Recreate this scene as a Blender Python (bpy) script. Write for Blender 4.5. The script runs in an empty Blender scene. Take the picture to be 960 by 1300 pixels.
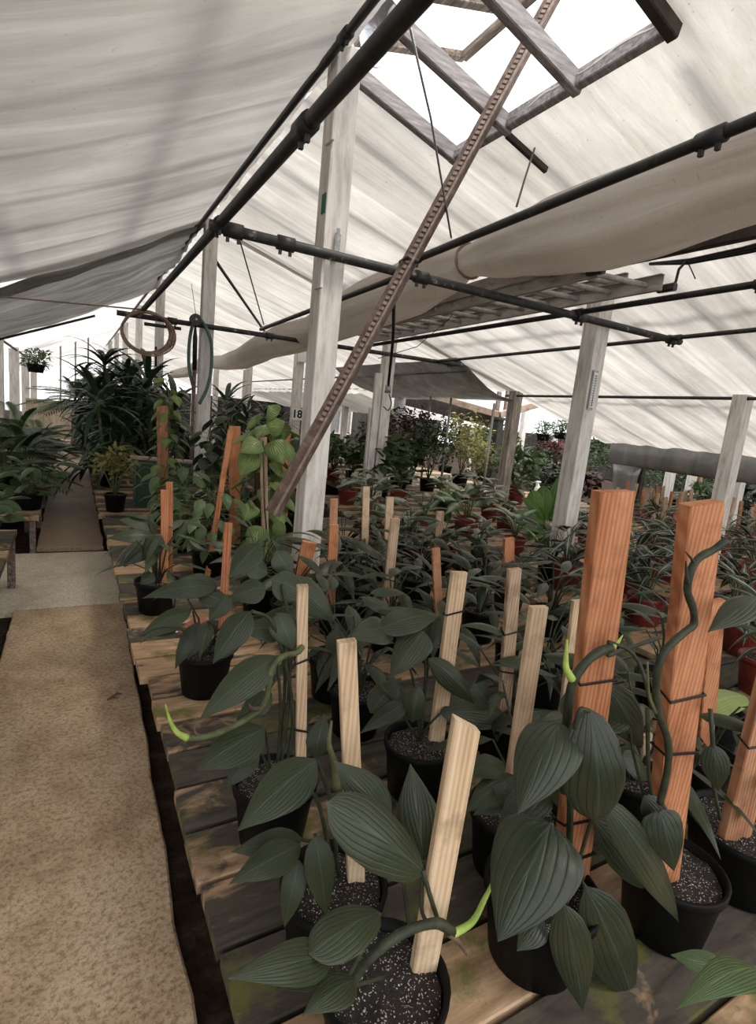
import bpy, math, random
import numpy as np
from mathutils import Vector, Matrix, noise
R_ = random.Random(7)
PI = math.pi
sc = bpy.context.scene
COL = sc.collection
V = Vector

# ------------------------------------------------------------------ camera
F = 680.0
dy = V((-389, 158, -F)).normalized()
up = -V((-400, -3850, -680)); up = (up - up.dot(dy) * dy).normalized()
dx = dy.cross(up)
ROT = Matrix((dx, dy, up))
CAM = V((0, 0, 1.6))
cd = bpy.data.cameras.new('camera'); cam = bpy.data.objects.new('camera', cd); COL.objects.link(cam)
cam.matrix_world = Matrix.Translation(CAM) @ ROT.to_4x4()
cd.sensor_fit = 'VERTICAL'; cd.sensor_height = 36; cd.lens = F / 1300 * 36
cd.clip_start = .02; cd.clip_end = 300
sc.camera = cam


def ray(px, py): return ROT @ V(((px - 480) / F, -(py - 650) / F, -1))
def ay(px, py, Y): d = ray(px, py); return CAM + d * (Y / d.y)
def ax(px, py, X): d = ray(px, py); return CAM + d * (X / d.x)
def az(px, py, z): d = ray(px, py); return CAM + d * ((z - 1.6) / d.z)
def depth(p): return -(ROT.transposed() @ (V(p) - CAM)).z


# ------------------------------------------------------------------ object helpers
def tag(o, label, cat, group=None, kind=None):
    o['label'] = label; o['category'] = cat
    if group: o['group'] = group
    if kind: o['kind'] = kind
    return o


def thing(name, label, cat, loc=(0, 0, 0), group=None):
    o = bpy.data.objects.new(name, None); COL.objects.link(o); o.location = loc
    o.empty_display_size = .05
    return tag(o, label, cat, group)


def origin(o):
    p = V((0, 0, 0))
    while o is not None:
        p = p + o.location; o = o.parent
    return p


def dup(root, loc, rz=0, s=1, label=None, group=None):
    r = root.copy(); COL.objects.link(r); r.location = loc; r.rotation_euler = (0, 0, rz); r.scale = (s, s, s)
    if label: r['label'] = label
    if group: r['group'] = group
    for ch in list(root.children):
        c = ch.copy(); COL.objects.link(c); c.parent = r
        for g in list(ch.children):
            d = g.copy(); COL.objects.link(d); d.parent = c
    return r


class MB:
    def __init__(s): s.v = []; s.f = []; s.uv = []; s.sm = []

    def add(s, vs, fs, uvs=None, smooth=False):
        b = len(s.v); s.v.extend(tuple(x) for x in vs)
        for f in fs:
            s.f.append(tuple(b + i for i in f)); s.sm.append(smooth)
            s.uv.extend([(uvs[i] if uvs else (.5, .5)) for i in f])
        return s

    def box(s, c, size, m=None, taper=1.0):
        c = V(c); h = V(size) / 2; vs = []
        for z in (-1, 1):
            k = taper if z > 0 else 1
            for x, y in ((-1, -1), (1, -1), (1, 1), (-1, 1)):
                p = V((x * h.x * k, y * h.y * k, z * h.z)); vs.append((m @ p if m else p) + c)
        return s.add(vs, [(3, 2, 1, 0), (4, 5, 6, 7), (0, 1, 5, 4), (1, 2, 6, 5), (2, 3, 7, 6), (3, 0, 4, 7)])

    def bar(s, a, b, w, t, hint=(0, 0, 1), bev=0.0, taper=1.0, slant=0.0):
        """a squared timber from a to b: w across, t thick (along hint), slightly chamfered"""
        a = V(a); b = V(b); d = (b - a).normalized(); side = d.cross(V(hint)).normalized(); n = side.cross(d)
        w /= 2; t /= 2; e = bev
        pr = [(-w + e, -t), (w - e, -t), (w, -t + e), (w, t - e), (w - e, t), (-w + e, t), (-w, t - e), (-w, -t + e)] if e > 0 else [(-w, -t), (w, -t), (w, t), (-w, t)]
        n_ = len(pr); vs = []
        for p, k in ((a, 1), (b, taper)):
            for x, y in pr:
                q = p + side * x * k + n * y * k
                if p is b and slant: q = q + d * (slant * x / w)
                vs.append(q)
        fs = [tuple(range(n_ - 1, -1, -1)), tuple(range(n_, 2 * n_))]
        fs += [(i, (i + 1) % n_, n_ + (i + 1) % n_, n_ + i) for i in range(n_)]
        return s.add(vs, fs)

    def tube(s, pts, r, n=8, cap=True, smooth=True):
        pts = [V(p) for p in pts]; m = len(pts)
        rs = r if isinstance(r, (list, tuple)) else [r] * m
        vs = []; uv = []; prev = None
        for i, p in enumerate(pts):
            t = (pts[min(i + 1, m - 1)] - pts[max(i - 1, 0)]).normalized()
            if prev is None:
                prev = t.orthogonal().normalized()
            u = prev - t * prev.dot(t)
            u = u.normalized() if u.length > 1e-6 else t.orthogonal().normalized()
            prev = u; w = t.cross(u)
            for k in range(n):
                a = 2 * PI * k / n
                vs.append(p + (u * math.cos(a) + w * math.sin(a)) * rs[i]); uv.append((k / n, i / max(1, m - 1)))
        fs = []
        for i in range(m - 1):
            for k in range(n):
                fs.append((i * n + k, i * n + (k + 1) % n, (i + 1) * n + (k + 1) % n, (i + 1) * n + k))
        if cap:
            fs.append(tuple(range(n - 1, -1, -1))); fs.append(tuple((m - 1) * n + k for k in range(n)))
        return s.add(vs, fs, uv, smooth)

    def lathe(s, c, prof, n=24, smooth=True):
        c = V(c); vs = []; fs = []
        for r, z in prof:
            for k in range(n):
                a = 2 * PI * k / n; vs.append(c + V((r * math.cos(a), r * math.sin(a), z)))
        for i in range(len(prof) - 1):
            for k in range(n):
                fs.append((i * n + k, i * n + (k + 1) % n, (i + 1) * n + (k + 1) % n, (i + 1) * n + k))
        return s.add(vs, fs, None, smooth)

    def leaf(s, base, tip, w, nrm, arch=.08, fold=.3, nu=8, nv=6, prof=0, pleat=0.0, twist=0.0, wave=0.0):
        base = V(base); tip = V(tip); d = tip - base; L = d.length
        if L < 1e-6: return s
        t0 = d / L; nrm = V(nrm); side = t0.cross(nrm)
        side = side.normalized() if side.length > 1e-5 else t0.orthogonal().normalized()
        n = side.cross(t0).normalized()
        P = PROFS[prof]; vs = []; uv = []; fs = []
        for i in range(nu + 1):
            t = i / nu; ww = w / 2 * np.interp(t, P[0], P[1])
            c = base + d * t + n * (arch * L * 4 * t * (1 - t))
            a = twist * t; sd = side * math.cos(a) + n * math.sin(a); nn = n * math.cos(a) - side * math.sin(a)
            for j in range(nv + 1):
                v = -1 + 2 * j / nv
                off = -fold * ww * abs(v) ** 1.4 + pleat * ww * math.cos(5 * PI * v) + wave * ww * abs(v) * math.sin(t * 17 + v * 2)
                vs.append(c + sd * (ww * v) + nn * off); uv.append((.5 + .5 * v, t))
        for i in range(nu):
            for j in range(nv):
                a = i * (nv + 1) + j; fs.append((a, a + 1, a + nv + 2, a + nv + 1))
        return s.add(vs, fs, uv, True)

    def build(s, name, mat, parent=None, auto=False):
        me = bpy.data.meshes.new(name)
        o0 = origin(parent) if parent is not None else V((0, 0, 0))
        if parent is None and s.v:                      # free-standing mesh: put its origin at the middle of its own base
            a = np.array(s.v); o0 = V(((a[:, 0].min() + a[:, 0].max()) / 2, (a[:, 1].min() + a[:, 1].max()) / 2, a[:, 2].min()))
        me.from_pydata([tuple(V(p) - o0) for p in s.v], [], s.f)
        uvl = me.uv_layers.new(name='UVMap'); uvl.data.foreach_set('uv', np.array(s.uv, dtype=np.float32).ravel())
        me.polygons.foreach_set('use_smooth', s.sm)
        me.materials.append(mat); me.update()
        o = bpy.data.objects.new(name, me); COL.objects.link(o)
        if parent is not None: o.parent = parent
        else: o.location = o0
        return o


PROFS = {
    0: ([0, .05, .15, .3, .45, .6, .75, .88, .95, 1], [.04, .36, .76, 1, .97, .80, .52, .24, .09, 0]),      # lanceolate
    1: ([0, .04, .12, .25, .4, .55, .72, .86, .95, 1], [.3, .72, .98, 1.04, .98, .84, .58, .3, .12, 0]),    # broad, heart based
    2: ([0, .06, .2, .5, .8, .93, 1], [.35, .6, .9, 1, .62, .28, 0]),                                       # strap
    3: ([0, .08, .25, .5, .7, .85, .95, 1], [.1, .5, .8, 1, .96, .74, .4, 0]),                              # paddle
}


# ------------------------------------------------------------------ materials
def new_mat(name):
    m = bpy.data.materials.new(name); m.use_nodes = True
    nt = m.node_tree; b = nt.nodes['Principled BSDF']
    return m, nt, b


def N(nt, t, **kw):
    n = nt.nodes.new(t)
    for k, v in kw.items():
        if k in n.inputs: n.inputs[k].default_value = v
        else: setattr(n, k, v)
    return n


def L(nt, a, b): nt.links.new(a, b)


def coords(nt, scale=(1, 1, 1), which='Object'):
    tc = N(nt, 'ShaderNodeTexCoord'); mp = N(nt, 'ShaderNodeMapping'); mp.inputs['Scale'].default_value = scale
    L(nt, tc.outputs[which], mp.inputs['Vector']); return mp.outputs['Vector']


def ramp(nt, fac, stops):
    r = N(nt, 'ShaderNodeValToRGB'); e = r.color_ramp.elements
    while len(e) < len(stops): e.new(.5)
    for el, (p, c) in zip(e, stops): el.position = p; el.color = (*c, 1)
    L(nt, fac, r.inputs['Fac']); return r.outputs['Color']


def mix(nt, fac, a, b, mode='MIX'):
    m = N(nt, 'ShaderNodeMix'); m.data_type = 'RGBA'; m.blend_type = mode
    for sock, val in ((m.inputs[0], fac), (m.inputs[6], a), (m.inputs[7], b)):
        if hasattr(val, 'default_value') or hasattr(val, 'is_output'): L(nt, val, sock)
        else: sock.default_value = val if not isinstance(val, tuple) else (*val, 1)
    return m.outputs[2]


def math_(nt, op, a, b=None, clamp=False):
    m = N(nt, 'ShaderNodeMath'); m.operation = op; m.use_clamp = clamp
    for i, val in enumerate((a, b)):
        if val is None: continue
        if hasattr(val, 'is_output'): L(nt, val, m.inputs[i])
        else: m.inputs[i].default_value = val
    return m.outputs[0]


def noise_(nt, vec, scale, detail=6, rough=.6, dist=0):
    n = N(nt, 'ShaderNodeTexNoise', Scale=scale, Detail=detail, Roughness=rough, Distortion=dist); L(nt, vec, n.inputs['Vector']); return n.outputs['Fac']


def bump(nt, b, h, strength=.3, dist=.01):
    bp = N(nt, 'ShaderNodeBump', Strength=strength, Distance=dist); L(nt, h, bp.inputs['Height']); L(nt, bp.outputs['Normal'], b.inputs['Normal'])


def mat_noise(name, stops, scale=(1, 1, 1), ns=5, detail=8, rough=.75, bs=.2, bd=.01, spec=.3, dist=0, metal=0):
    m, nt, b = new_mat(name); v = coords(nt, scale); n = noise_(nt, v, ns, detail, .65, dist)
    L(nt, ramp(nt, n, stops), b.inputs['Base Color']); b.inputs['Roughness'].default_value = rough
    b.inputs['Specular IOR Level'].default_value = spec; b.inputs['Metallic'].default_value = metal
    if bs: bump(nt, b, n, bs, bd)
    return m


def mat_wood(name, dark, mid, light, knots=True, ring=9):
    """sawn timber, grain along Z"""
    m, nt, b = new_mat(name); v = coords(nt, (1, 1, .09))
    n = noise_(nt, v, 26, 5, .6, .4)
    w = N(nt, 'ShaderNodeTexWave', Scale=ring * 3.2, Distortion=3.2, Detail=3.0); w.bands_direction = 'X'
    w.inputs['Detail Scale'].default_value = 1.2
    L(nt, v, w.inputs['Vector'])
    f = math_(nt, 'ADD', math_(nt, 'MULTIPLY', n, .80), math_(nt, 'MULTIPLY', w.outputs['Fac'], .20))
    c = ramp(nt, f, [(.25, dark), (.5, mid), (.75, light)])
    big = noise_(nt, coords(nt, (1, 1, 1)), 11, 4, .6)
    c = mix(nt, math_(nt, 'MULTIPLY', ramp_val(nt, big, .52, .72), .55), c, tuple(x * .5 for x in dark))
    L(nt, c, b.inputs['Base Color']); b.inputs['Roughness'].default_value = .78; b.inputs['Specular IOR Level'].default_value = .25
    bump(nt, b, f, .35, .004)
    return m


def ramp_val(nt, fac, a, b):
    r = N(nt, 'ShaderNodeMapRange'); r.inputs[1].default_value = a; r.inputs[2].default_value = b; L(nt, fac, r.inputs[0]); return r.outputs[0]


def mat_leaf(name, base, light, rough=.42, vein=None, veins=9, trans=.12, blotch=None, var=.35, spec=.36, bs=.5, midw=.03):
    """leaf by its own UVs: u across, v along; sunk veins curving to the tip, paler midrib"""
    m, nt, b = new_mat(name)
    uv = N(nt, 'ShaderNodeUVMap'); sx = N(nt, 'ShaderNodeSeparateXYZ'); L(nt, uv.outputs['UV'], sx.inputs[0])
    u = math_(nt, 'ABSOLUTE', math_(nt, 'SUBTRACT', sx.outputs['X'], .5))     # 0 midrib .. .5 edge
    curve = math_(nt, 'ADD', math_(nt, 'MULTIPLY', u, veins * 2.0), math_(nt, 'MULTIPLY', sx.outputs['Y'], -veins * .55))
    lines = math_(nt, 'ABSOLUTE', math_(nt, 'SINE', math_(nt, 'MULTIPLY', curve, PI)))
    linef = math_(nt, 'POWER', math_(nt, 'SUBTRACT', 1.0, lines), 3.0)
    mid = ramp_val(nt, u, midw, midw * .2)
    v = coords(nt, (1, 1, 1)); n1 = noise_(nt, v, 14, 3, .5); n2 = noise_(nt, v, 90, 3, .6)
    oi = N(nt, 'ShaderNodeNewGeometry')
    isl = oi.outputs['Random Per Island']
    c = mix(nt, math_(nt, 'MULTIPLY', math_(nt, 'ADD', n1, math_(nt, 'MULTIPLY', isl, .8)), .55 * (1 + var)), base, light)
    if blotch:
        bc, lo, hi = blotch
        f = math_(nt, 'ADD', math_(nt, 'MULTIPLY', lines, .5), math_(nt, 'MULTIPLY', n1, .5))
        edge = ramp_val(nt, u, .5, .12)
        c = mix(nt, math_(nt, 'MULTIPLY', ramp_val(nt, f, lo, hi), edge), c, bc)
    vc = vein or tuple(min(1, x * 1.9 + .012) for x in light)
    c = mix(nt, math_(nt, 'MULTIPLY', linef, .22), c, tuple(x * .55 for x in base))
    c = mix(nt, math_(nt, 'MULTIPLY', mid, .6), c, vc)
    L(nt, c, b.inputs['Base Color'])
    b.inputs['Roughness'].default_value = rough; b.inputs['Specular IOR Level'].default_value = spec
    h = math_(nt, 'ADD', math_(nt, 'MULTIPLY', linef, -.8), math_(nt, 'MULTIPLY', n2, .35))
    bump(nt, b, h, bs, .004)
    if trans:
        t = N(nt, 'ShaderNodeBsdfTranslucent'); L(nt, c, t.inputs['Color'])
        ms = N(nt, 'ShaderNodeMixShader'); ms.inputs[0].default_value = trans
        out = nt.nodes['Material Output']
        L(nt, b.outputs[0], ms.inputs[1]); L(nt, t.outputs[0], ms.inputs[2]); L(nt, ms.outputs[0], out.inputs['Surface'])
    return m


def mat_sheet(name, lo, hi, tr=.62, streak=(.35, 5.0, 1), seed=0.0, gloss=.04):
    """milky polythene: lets the daylight through, dusty streaks running across the bays, also painted as shading on the right roof"""
    m, nt, b = new_mat(name); nt.nodes.remove(b)
    tc = N(nt, 'ShaderNodeTexCoord'); mp = N(nt, 'ShaderNodeMapping'); mp.inputs['Scale'].default_value = streak; mp.inputs['Location'].default_value = (seed, seed * 1.7, 0)
    L(nt, tc.outputs['Object'], mp.inputs['Vector']); v = mp.outputs['Vector']
    a = noise_(nt, v, 1.1, 6, .62, .9); c2 = noise_(nt, coords(nt, (.8, .8, .8)), 1.0, 4, .6)
    fine = noise_(nt, coords(nt, (6, 60, 6)), 2.0, 4, .7)
    f = math_(nt, 'ADD', math_(nt, 'MULTIPLY', a, .55), math_(nt, 'ADD', math_(nt, 'MULTIPLY', c2, .33), math_(nt, 'MULTIPLY', fine, .12)))
    col = ramp(nt, f, [(.36, lo), (.5, tuple((x + y) / 2 for x, y in zip(lo, hi))), (.62, hi)])
    sp = noise_(nt, coords(nt, (1, 1, 1)), 38, 2, .5)
    col = mix(nt, math_(nt, 'MULTIPLY', ramp_val(nt, sp, .7, .78), .5), col, tuple(x * .5 for x in lo))
    t = N(nt, 'ShaderNodeBsdfTranslucent'); d = N(nt, 'ShaderNodeBsdfDiffuse'); g = N(nt, 'ShaderNodeBsdfGlossy', Roughness=.35)
    L(nt, col, t.inputs['Color']); L(nt, col, d.inputs['Color']); g.inputs['Color'].default_value = (.9, .9, .9, 1)
    bp = N(nt, 'ShaderNodeBump', Strength=.5, Distance=.03); L(nt, a, bp.inputs['Height'])
    for s_ in (t, d, g): L(nt, bp.outputs['Normal'], s_.inputs['Normal'])
    m1 = N(nt, 'ShaderNodeMixShader'); m1.inputs[0].default_value = 1 - tr
    L(nt, t.outputs[0], m1.inputs[1]); L(nt, d.outputs[0], m1.inputs[2])
    m2 = N(nt, 'ShaderNodeMixShader'); m2.inputs[0].default_value = gloss
    L(nt, m1.outputs[0], m2.inputs[1]); L(nt, g.outputs[0], m2.inputs[2])
    L(nt, m2.outputs[0], nt.nodes['Material Output'].inputs['Surface'])
    return m


M = {}
M['sheet_left'] = mat_sheet('milky_sheet_dusty', (.40, .38, .35), (.68, .655, .62), .31, (.28, 3.0, 1), 3.1)
M['sheet_right'] = mat_sheet('milky_sheet', (.40, .375, .34), (.80, .775, .735), .40, (.3, 4.2, 1), 1.3)  # dust plus darkened blotches that paint the grey shading of this roof
M['sheet_far'] = mat_sheet('milky_sheet_far', (.44, .43, .42), (.84, .83, .81), .56, (.3, 2.6, 1), 5.3)
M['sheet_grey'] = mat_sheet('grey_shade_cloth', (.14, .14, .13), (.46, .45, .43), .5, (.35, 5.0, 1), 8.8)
M['cloth_roll'] = mat_sheet('beige_shade_cloth', (.58, .53, .485), (.86, .81, .76), .58, (5.0, .25, 5.0), 2.2, .02)
M['wrap'] = mat_sheet('plastic_wrap', (.13, .13, .128), (.36, .35, .34), .3, (3, 3, 1), 4.4, .1)
M['paint'] = mat_noise('peeling_white_paint', [(.27, (.30, .27, .23)), (.40, (.55, .51, .46)), (.55, (.70, .67, .63)), (.75, (.80, .78, .74))], (7, 7, 1.1), 3.2, 9, .8, .35, .004)
M['paint_old'] = mat_noise('weathered_grey_post', [(.3, (.12, .10, .08)), (.5, (.33, .29, .25)), (.7, (.52, .48, .43))], (8, 8, 1), 3.0, 9, .85, .4, .004)
M['pipe'] = mat_noise('black_pipe', [(.3, (.012, .012, .012)), (.6, (.030, .029, .028)), (.72, (.06, .055, .05))], (1, 1, 1), 18, 6, .5, .05, .002, .5)
M['pipe_old'] = mat_noise('flaking_pipe', [(.35, (.02, .019, .018)), (.60, (.045, .042, .04)), (.67, (.30, .28, .25)), (.8, (.4, .38, .34))], (1, 1, 1), 14, 8, .6, .15, .002, .4)
M['galv'] = mat_noise('galvanised_steel', [(.3, (.22, .22, .22)), (.7, (.45, .45, .44))], (1, 1, 1), 30, 4, .45, .05, .002, .5, 0, .6)
M['alu'] = mat_noise('dull_aluminium', [(.3, (.30, .28, .26)), (.7, (.58, .55, .51))], (4, 1, 4), 6, 6, .6, .08, .002, .4, 0, .1)
M['foil'] = mat_noise('silver_flashing', [(.3, (.45, .47, .52)), (.7, (.85, .87, .92))], (1, 1, 1), 9, 4, .3, .5, .02, .6, 0, .8)
M['rust'] = mat_noise('rusty_brown_bar', [(.3, (.055, .036, .028)), (.5, (.115, .078, .060)), (.7, (.22, .16, .13))], (1, 1, 1), 16, 8, .75, .3, .003)
M['rust_edge'] = mat_noise('worn_bar_edge', [(.3, (.14, .10, .08)), (.7, (.34, .27, .23))], (1, 1, 1), 30, 6, .7, .2, .002)
M['raf'] = mat_noise('grey_weathered_rafter', [(.3, (.14, .13, .13)), (.5, (.30, .28, .28)), (.7, (.5, .47, .46))], (1.2, 9, 9), 4, 8, .8, .4, .004)
M['raf_brown'] = mat_noise('brown_weathered_sash', [(.3, (.07, .05, .04)), (.5, (.20, .16, .13)), (.7, (.42, .36, .32))], (9, 1.2, 9), 4, 8, .8, .4, .004)
M['beam'] = mat_noise('dark_beam', [(.3, (.02, .017, .014)), (.7, (.075, .06, .05))], (1, 1, 1), 8, 6, .8, .2, .004)
M['beam_tan'] = mat_noise('tan_beam', [(.3, (.22, .15, .11)), (.7, (.52, .40, .32))], (1, 1, 1), 6, 6, .8, .2, .004)
M['red_wood'] = mat_wood('redwood_stake', (.30, .10, .042), (.50, .205, .095), (.63, .32, .17))
M['red_wood2'] = mat_wood('redwood_stake_brown', (.22, .085, .04), (.40, .19, .10), (.55, .32, .19))
M['pine'] = mat_wood('pale_pine_stake', (.46, .29, .16), (.68, .50, .32), (.80, .64, .45))
M['pine_old'] = mat_wood('weathered_stake', (.20, .12, .07), (.46, .32, .21), (.63, .48, .34))
M['pot'] = mat_noise('black_nursery_pot', [(.3, (.003, .0032, .003)), (.7, (.007, .0075, .007))], (1, 1, 1), 20, 4, .5, .04, .002, .12)
M['pot_green'] = mat_noise('dark_green_pot', [(.3, (.008, .022, .015)), (.7, (.02, .045, .03))], (1, 1, 1), 20, 4, .45, .04, .002, .45)
M['pot_red'] = mat_noise('red_plastic_pot', [(.3, (.13, .018, .014)), (.7, (.24, .04, .028))], (1, 1, 1), 12, 4, .5, .04, .002, .4)
M['terracotta'] = mat_noise('terracotta', [(.3, (.22, .075, .045)), (.7, (.36, .15, .10))], (1, 1, 1), 12, 4, .8, .1, .002, .2)
M['stem'] = mat_noise('green_stem', [(.3, (.06, .075, .03)), (.7, (.15, .17, .075))], (1, 1, 1), 25, 4, .5, .2, .002)
M['stem_dark'] = mat_noise('dark_vine', [(.3, (.018, .022, .014)), (.7, (.055, .065, .035))], (1, 1, 1), 30, 5, .55, .4, .003)
M['stem_brown'] = mat_noise('brown_stem', [(.3, (.07, .045, .03)), (.7, (.2, .13, .085))], (1, 1, 1), 25, 4, .7, .3, .002)
M['bud'] = mat_noise('fresh_growth', [(.3, (.22, .35, .05)), (.7, (.50, .62, .16))], (1, 1, 1), 20, 3, .45, .05, .001)
M['tie'] = mat_noise('black_tie', [(.3, (.006, .006, .006)), (.7, (.014, .014, .014))], (1, 1, 1), 20, 2, .5, 0)
M['hose'] = mat_noise('green_hose', [(.3, (.03, .09, .065)), (.7, (.075, .17, .13))], (1, 1, 1), 10, 3, .45, .03, .001)
M['cable_tan'] = mat_noise('tan_cable', [(.3, (.16, .10, .07)), (.7, (.33, .23, .17))], (1, 1, 1), 10, 3, .6, .03, .001)
M['white'] = mat_noise('white_plastic', [(.3, (.72, .72, .70)), (.7, (.82, .82, .80))], (1, 1, 1), 8, 3, .5, 0)
M['ink'] = mat_noise('black_ink', [(.3, (.01, .01, .01)), (.7, (.015, .015, .015))], (1, 1, 1), 8, 2, .6, 0)
M['green_label'] = mat_noise('green_tag', [(.3, (.01, .09, .06)), (.7, (.02, .14, .09))], (1, 1, 1), 8, 2, .6, 0)
M['bin'] = mat_noise('green_painted_bin', [(.3, (.012, .045, .03)), (.7, (.03, .085, .055))], (1, 1, 1), 5, 5, .5, .05, .002)
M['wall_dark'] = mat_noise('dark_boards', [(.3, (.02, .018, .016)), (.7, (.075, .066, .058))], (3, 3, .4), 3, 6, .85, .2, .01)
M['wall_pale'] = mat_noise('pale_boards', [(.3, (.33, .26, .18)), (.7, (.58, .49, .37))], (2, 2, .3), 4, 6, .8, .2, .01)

# leaves
M['dark_leaf'] = mat_leaf('dark_green_leaf', (.014, .019, .008), (.042, .053, .026), .33, (.07, .095, .06), 5, .08, bs=.35)
M['dark_leaf2'] = mat_leaf('slate_green_leaf', (.016, .023, .010), (.048, .062, .031), .33, (.08, .11, .07), 6, .08, bs=.35)
M['broad_leaf'] = mat_leaf('broad_dark_leaf', (.013, .017, .008), (.034, .043, .023), .33, (.05, .075, .05), 4, .06, bs=.35)
M['mid_leaf'] = mat_leaf('mid_green_leaf', (.026, .055, .018), (.075, .125, .042), .4, (.14, .2, .08), 7, .18)
M['bright_leaf'] = mat_leaf('bright_green_leaf', (.030, .085, .012), (.10, .21, .035), .38, (.28, .42, .13), 6, .22, bs=1.0)
M['lime_leaf'] = mat_leaf('lime_leaf', (.09, .15, .03), (.33, .42, .12), .4, (.42, .50, .20), 6, .25)
M['heart_leaf'] = mat_leaf('green_heart_leaf', (.035, .075, .018), (.14, .21, .06), .38, (.26, .33, .12), 5, .2, ((.33, .40, .15), .62, .80))
M['calathea'] = mat_leaf('patterned_leaf', (.014, .032, .012), (.035, .065, .026), .42, (.40, .48, .30), 7, .12, ((.46, .54, .38), .50, .60))
M['stripe'] = mat_leaf('white_striped_leaf', (.010, .020, .010), (.028, .042, .022), .4, (.62, .66, .52), 4, .08, ((.42, .46, .36), .74, .82), midw=.11)
M['palm_leaf'] = mat_leaf('palm_leaf', (.022, .05, .014), (.075, .125, .035), .45, None, 2, .2)
M['strap_leaf'] = mat_leaf('strap_leaf', (.012, .030, .012), (.036, .066, .026), .36, None, 2, .12)
M['yellow_leaf'] = mat_leaf('yellow_green_leaf', (.09, .10, .022), (.27, .26, .08), .5, None, 3, .25)
M['shrub_leaf'] = mat_leaf('shrub_leaf', (.014, .028, .009), (.05, .078, .026), .5, None, 3, .15, spec=.2)
M['red_leaf'] = mat_leaf('dark_red_leaf', (.025, .009, .008), (.085, .035, .024), .5, None, 4, .12, spec=.18)
M['dark_red_leaf'] = mat_leaf('burgundy_leaf', (.014, .006, .006), (.040, .014, .011), .5, None, 4, .08, spec=.15)


def mat_soil():
    m, nt, b = new_mat('potting_soil'); v = coords(nt)
    n = noise_(nt, v, 60, 6, .7); nv = N(nt, 'ShaderNodeTexNoise', Scale=130.0, Detail=3.0); L(nt, v, nv.inputs['Vector'])
    wv = N(nt, 'ShaderNodeVectorMath'); wv.operation = 'SCALE'; wv.inputs['Scale'].default_value = .012; L(nt, nv.outputs['Color'], wv.inputs[0]); av = N(nt, 'ShaderNodeVectorMath'); L(nt, v, av.inputs[0]); L(nt, wv.outputs[0], av.inputs[1])
    vo = N(nt, 'ShaderNodeTexVoronoi', Scale=210.0); L(nt, av.outputs[0], vo.inputs['Vector'])
    sep = N(nt, 'ShaderNodeSeparateColor'); L(nt, vo.outputs['Color'], sep.inputs[0])
    pick = math_(nt, 'GREATER_THAN', sep.outputs[0], .60)
    near = math_(nt, 'LESS_THAN', vo.outputs['Distance'], .34)
    pk = math_(nt, 'MULTIPLY', pick, near)
    c = mix(nt, pk, ramp(nt, n, [(.3, (.008, .006, .005)), (.6, (.028, .020, .016)), (.8, (.07, .05, .04))]), (.62, .57, .52))
    L(nt, c, b.inputs['Base Color']); b.inputs['Roughness'].default_value = .9
    bump(nt, b, math_(nt, 'ADD', n, math_(nt, 'MULTIPLY', pk, .6)), .9, .012)
    return m


def mat_concrete(name, stops, speck, rough=.85, spec=.25, patch=.45):
    m, nt, b = new_mat(name); v = coords(nt)
    n = noise_(nt, v, 1.7, 10, .68); f = noise_(nt, v, 55, 5, .7); g = noise_(nt, v, 7, 6, .65)
    c = ramp(nt, math_(nt, 'ADD', math_(nt, 'MULTIPLY', n, .6), math_(nt, 'MULTIPLY', g, .4)), stops)
    k = noise_(nt, v, 120, 4, .75)
    c = mix(nt, ramp_val(nt, f, .46, .62), c, tuple(x * .95 for x in speck), 'MULTIPLY'); c = mix(nt, ramp_val(nt, k, .55, .68), c, tuple(x * .8 for x in speck), 'MULTIPLY')
    st = noise_(nt, v, 3.3, 5, .7, 1.5)
    c = mix(nt, math_(nt, 'MULTIPLY', ramp_val(nt, st, .60, .72), patch), c, (.17, .125, .085))
    L(nt, c, b.inputs['Base Color']); b.inputs['Roughness'].default_value = rough; b.inputs['Specular IOR Level'].default_value = spec
    bump(nt, b, f, .5, .006)
    return m


def mat_planks():
    m, nt, b = new_mat('bench_planks'); v = coords(nt, (.22, 1, 1)); g = noise_(nt, v, 22, 7, .65, .5)
    geo = N(nt, 'ShaderNodeNewGeometry'); isl = geo.outputs['Random Per Island']
    dark = ramp(nt, g, [(.3, (.030, .025, .020)), (.6, (.085, .070, .056)), (.8, (.16, .13, .10))])
    lite = ramp(nt, g, [(.3, (.24, .145, .080)), (.55, (.44, .29, .17)), (.75, (.66, .50, .35))])
    big = noise_(nt, coords(nt, (1.0, 1.6, 1)), 4.5, 5, .6, .6)
    f = math_(nt, 'ADD', math_(nt, 'MULTIPLY', isl, .9), math_(nt, 'MULTIPLY', math_(nt, 'SUBTRACT', big, .5), 1.9))
    c = mix(nt, ramp_val(nt, f, .34, .54), dark, lite)
    mo = noise_(nt, coords(nt), 5.5, 6, .65); c = mix(nt, math_(nt, 'MULTIPLY', ramp_val(nt, mo, .53, .64), .8), c, (.12, .13, .025))
    L(nt, c, b.inputs['Base Color']); b.inputs['Roughness'].default_value = .72; b.inputs['Specular IOR Level'].default_value = .35
    bump(nt, b, g, .4, .005)
    return m


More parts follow.
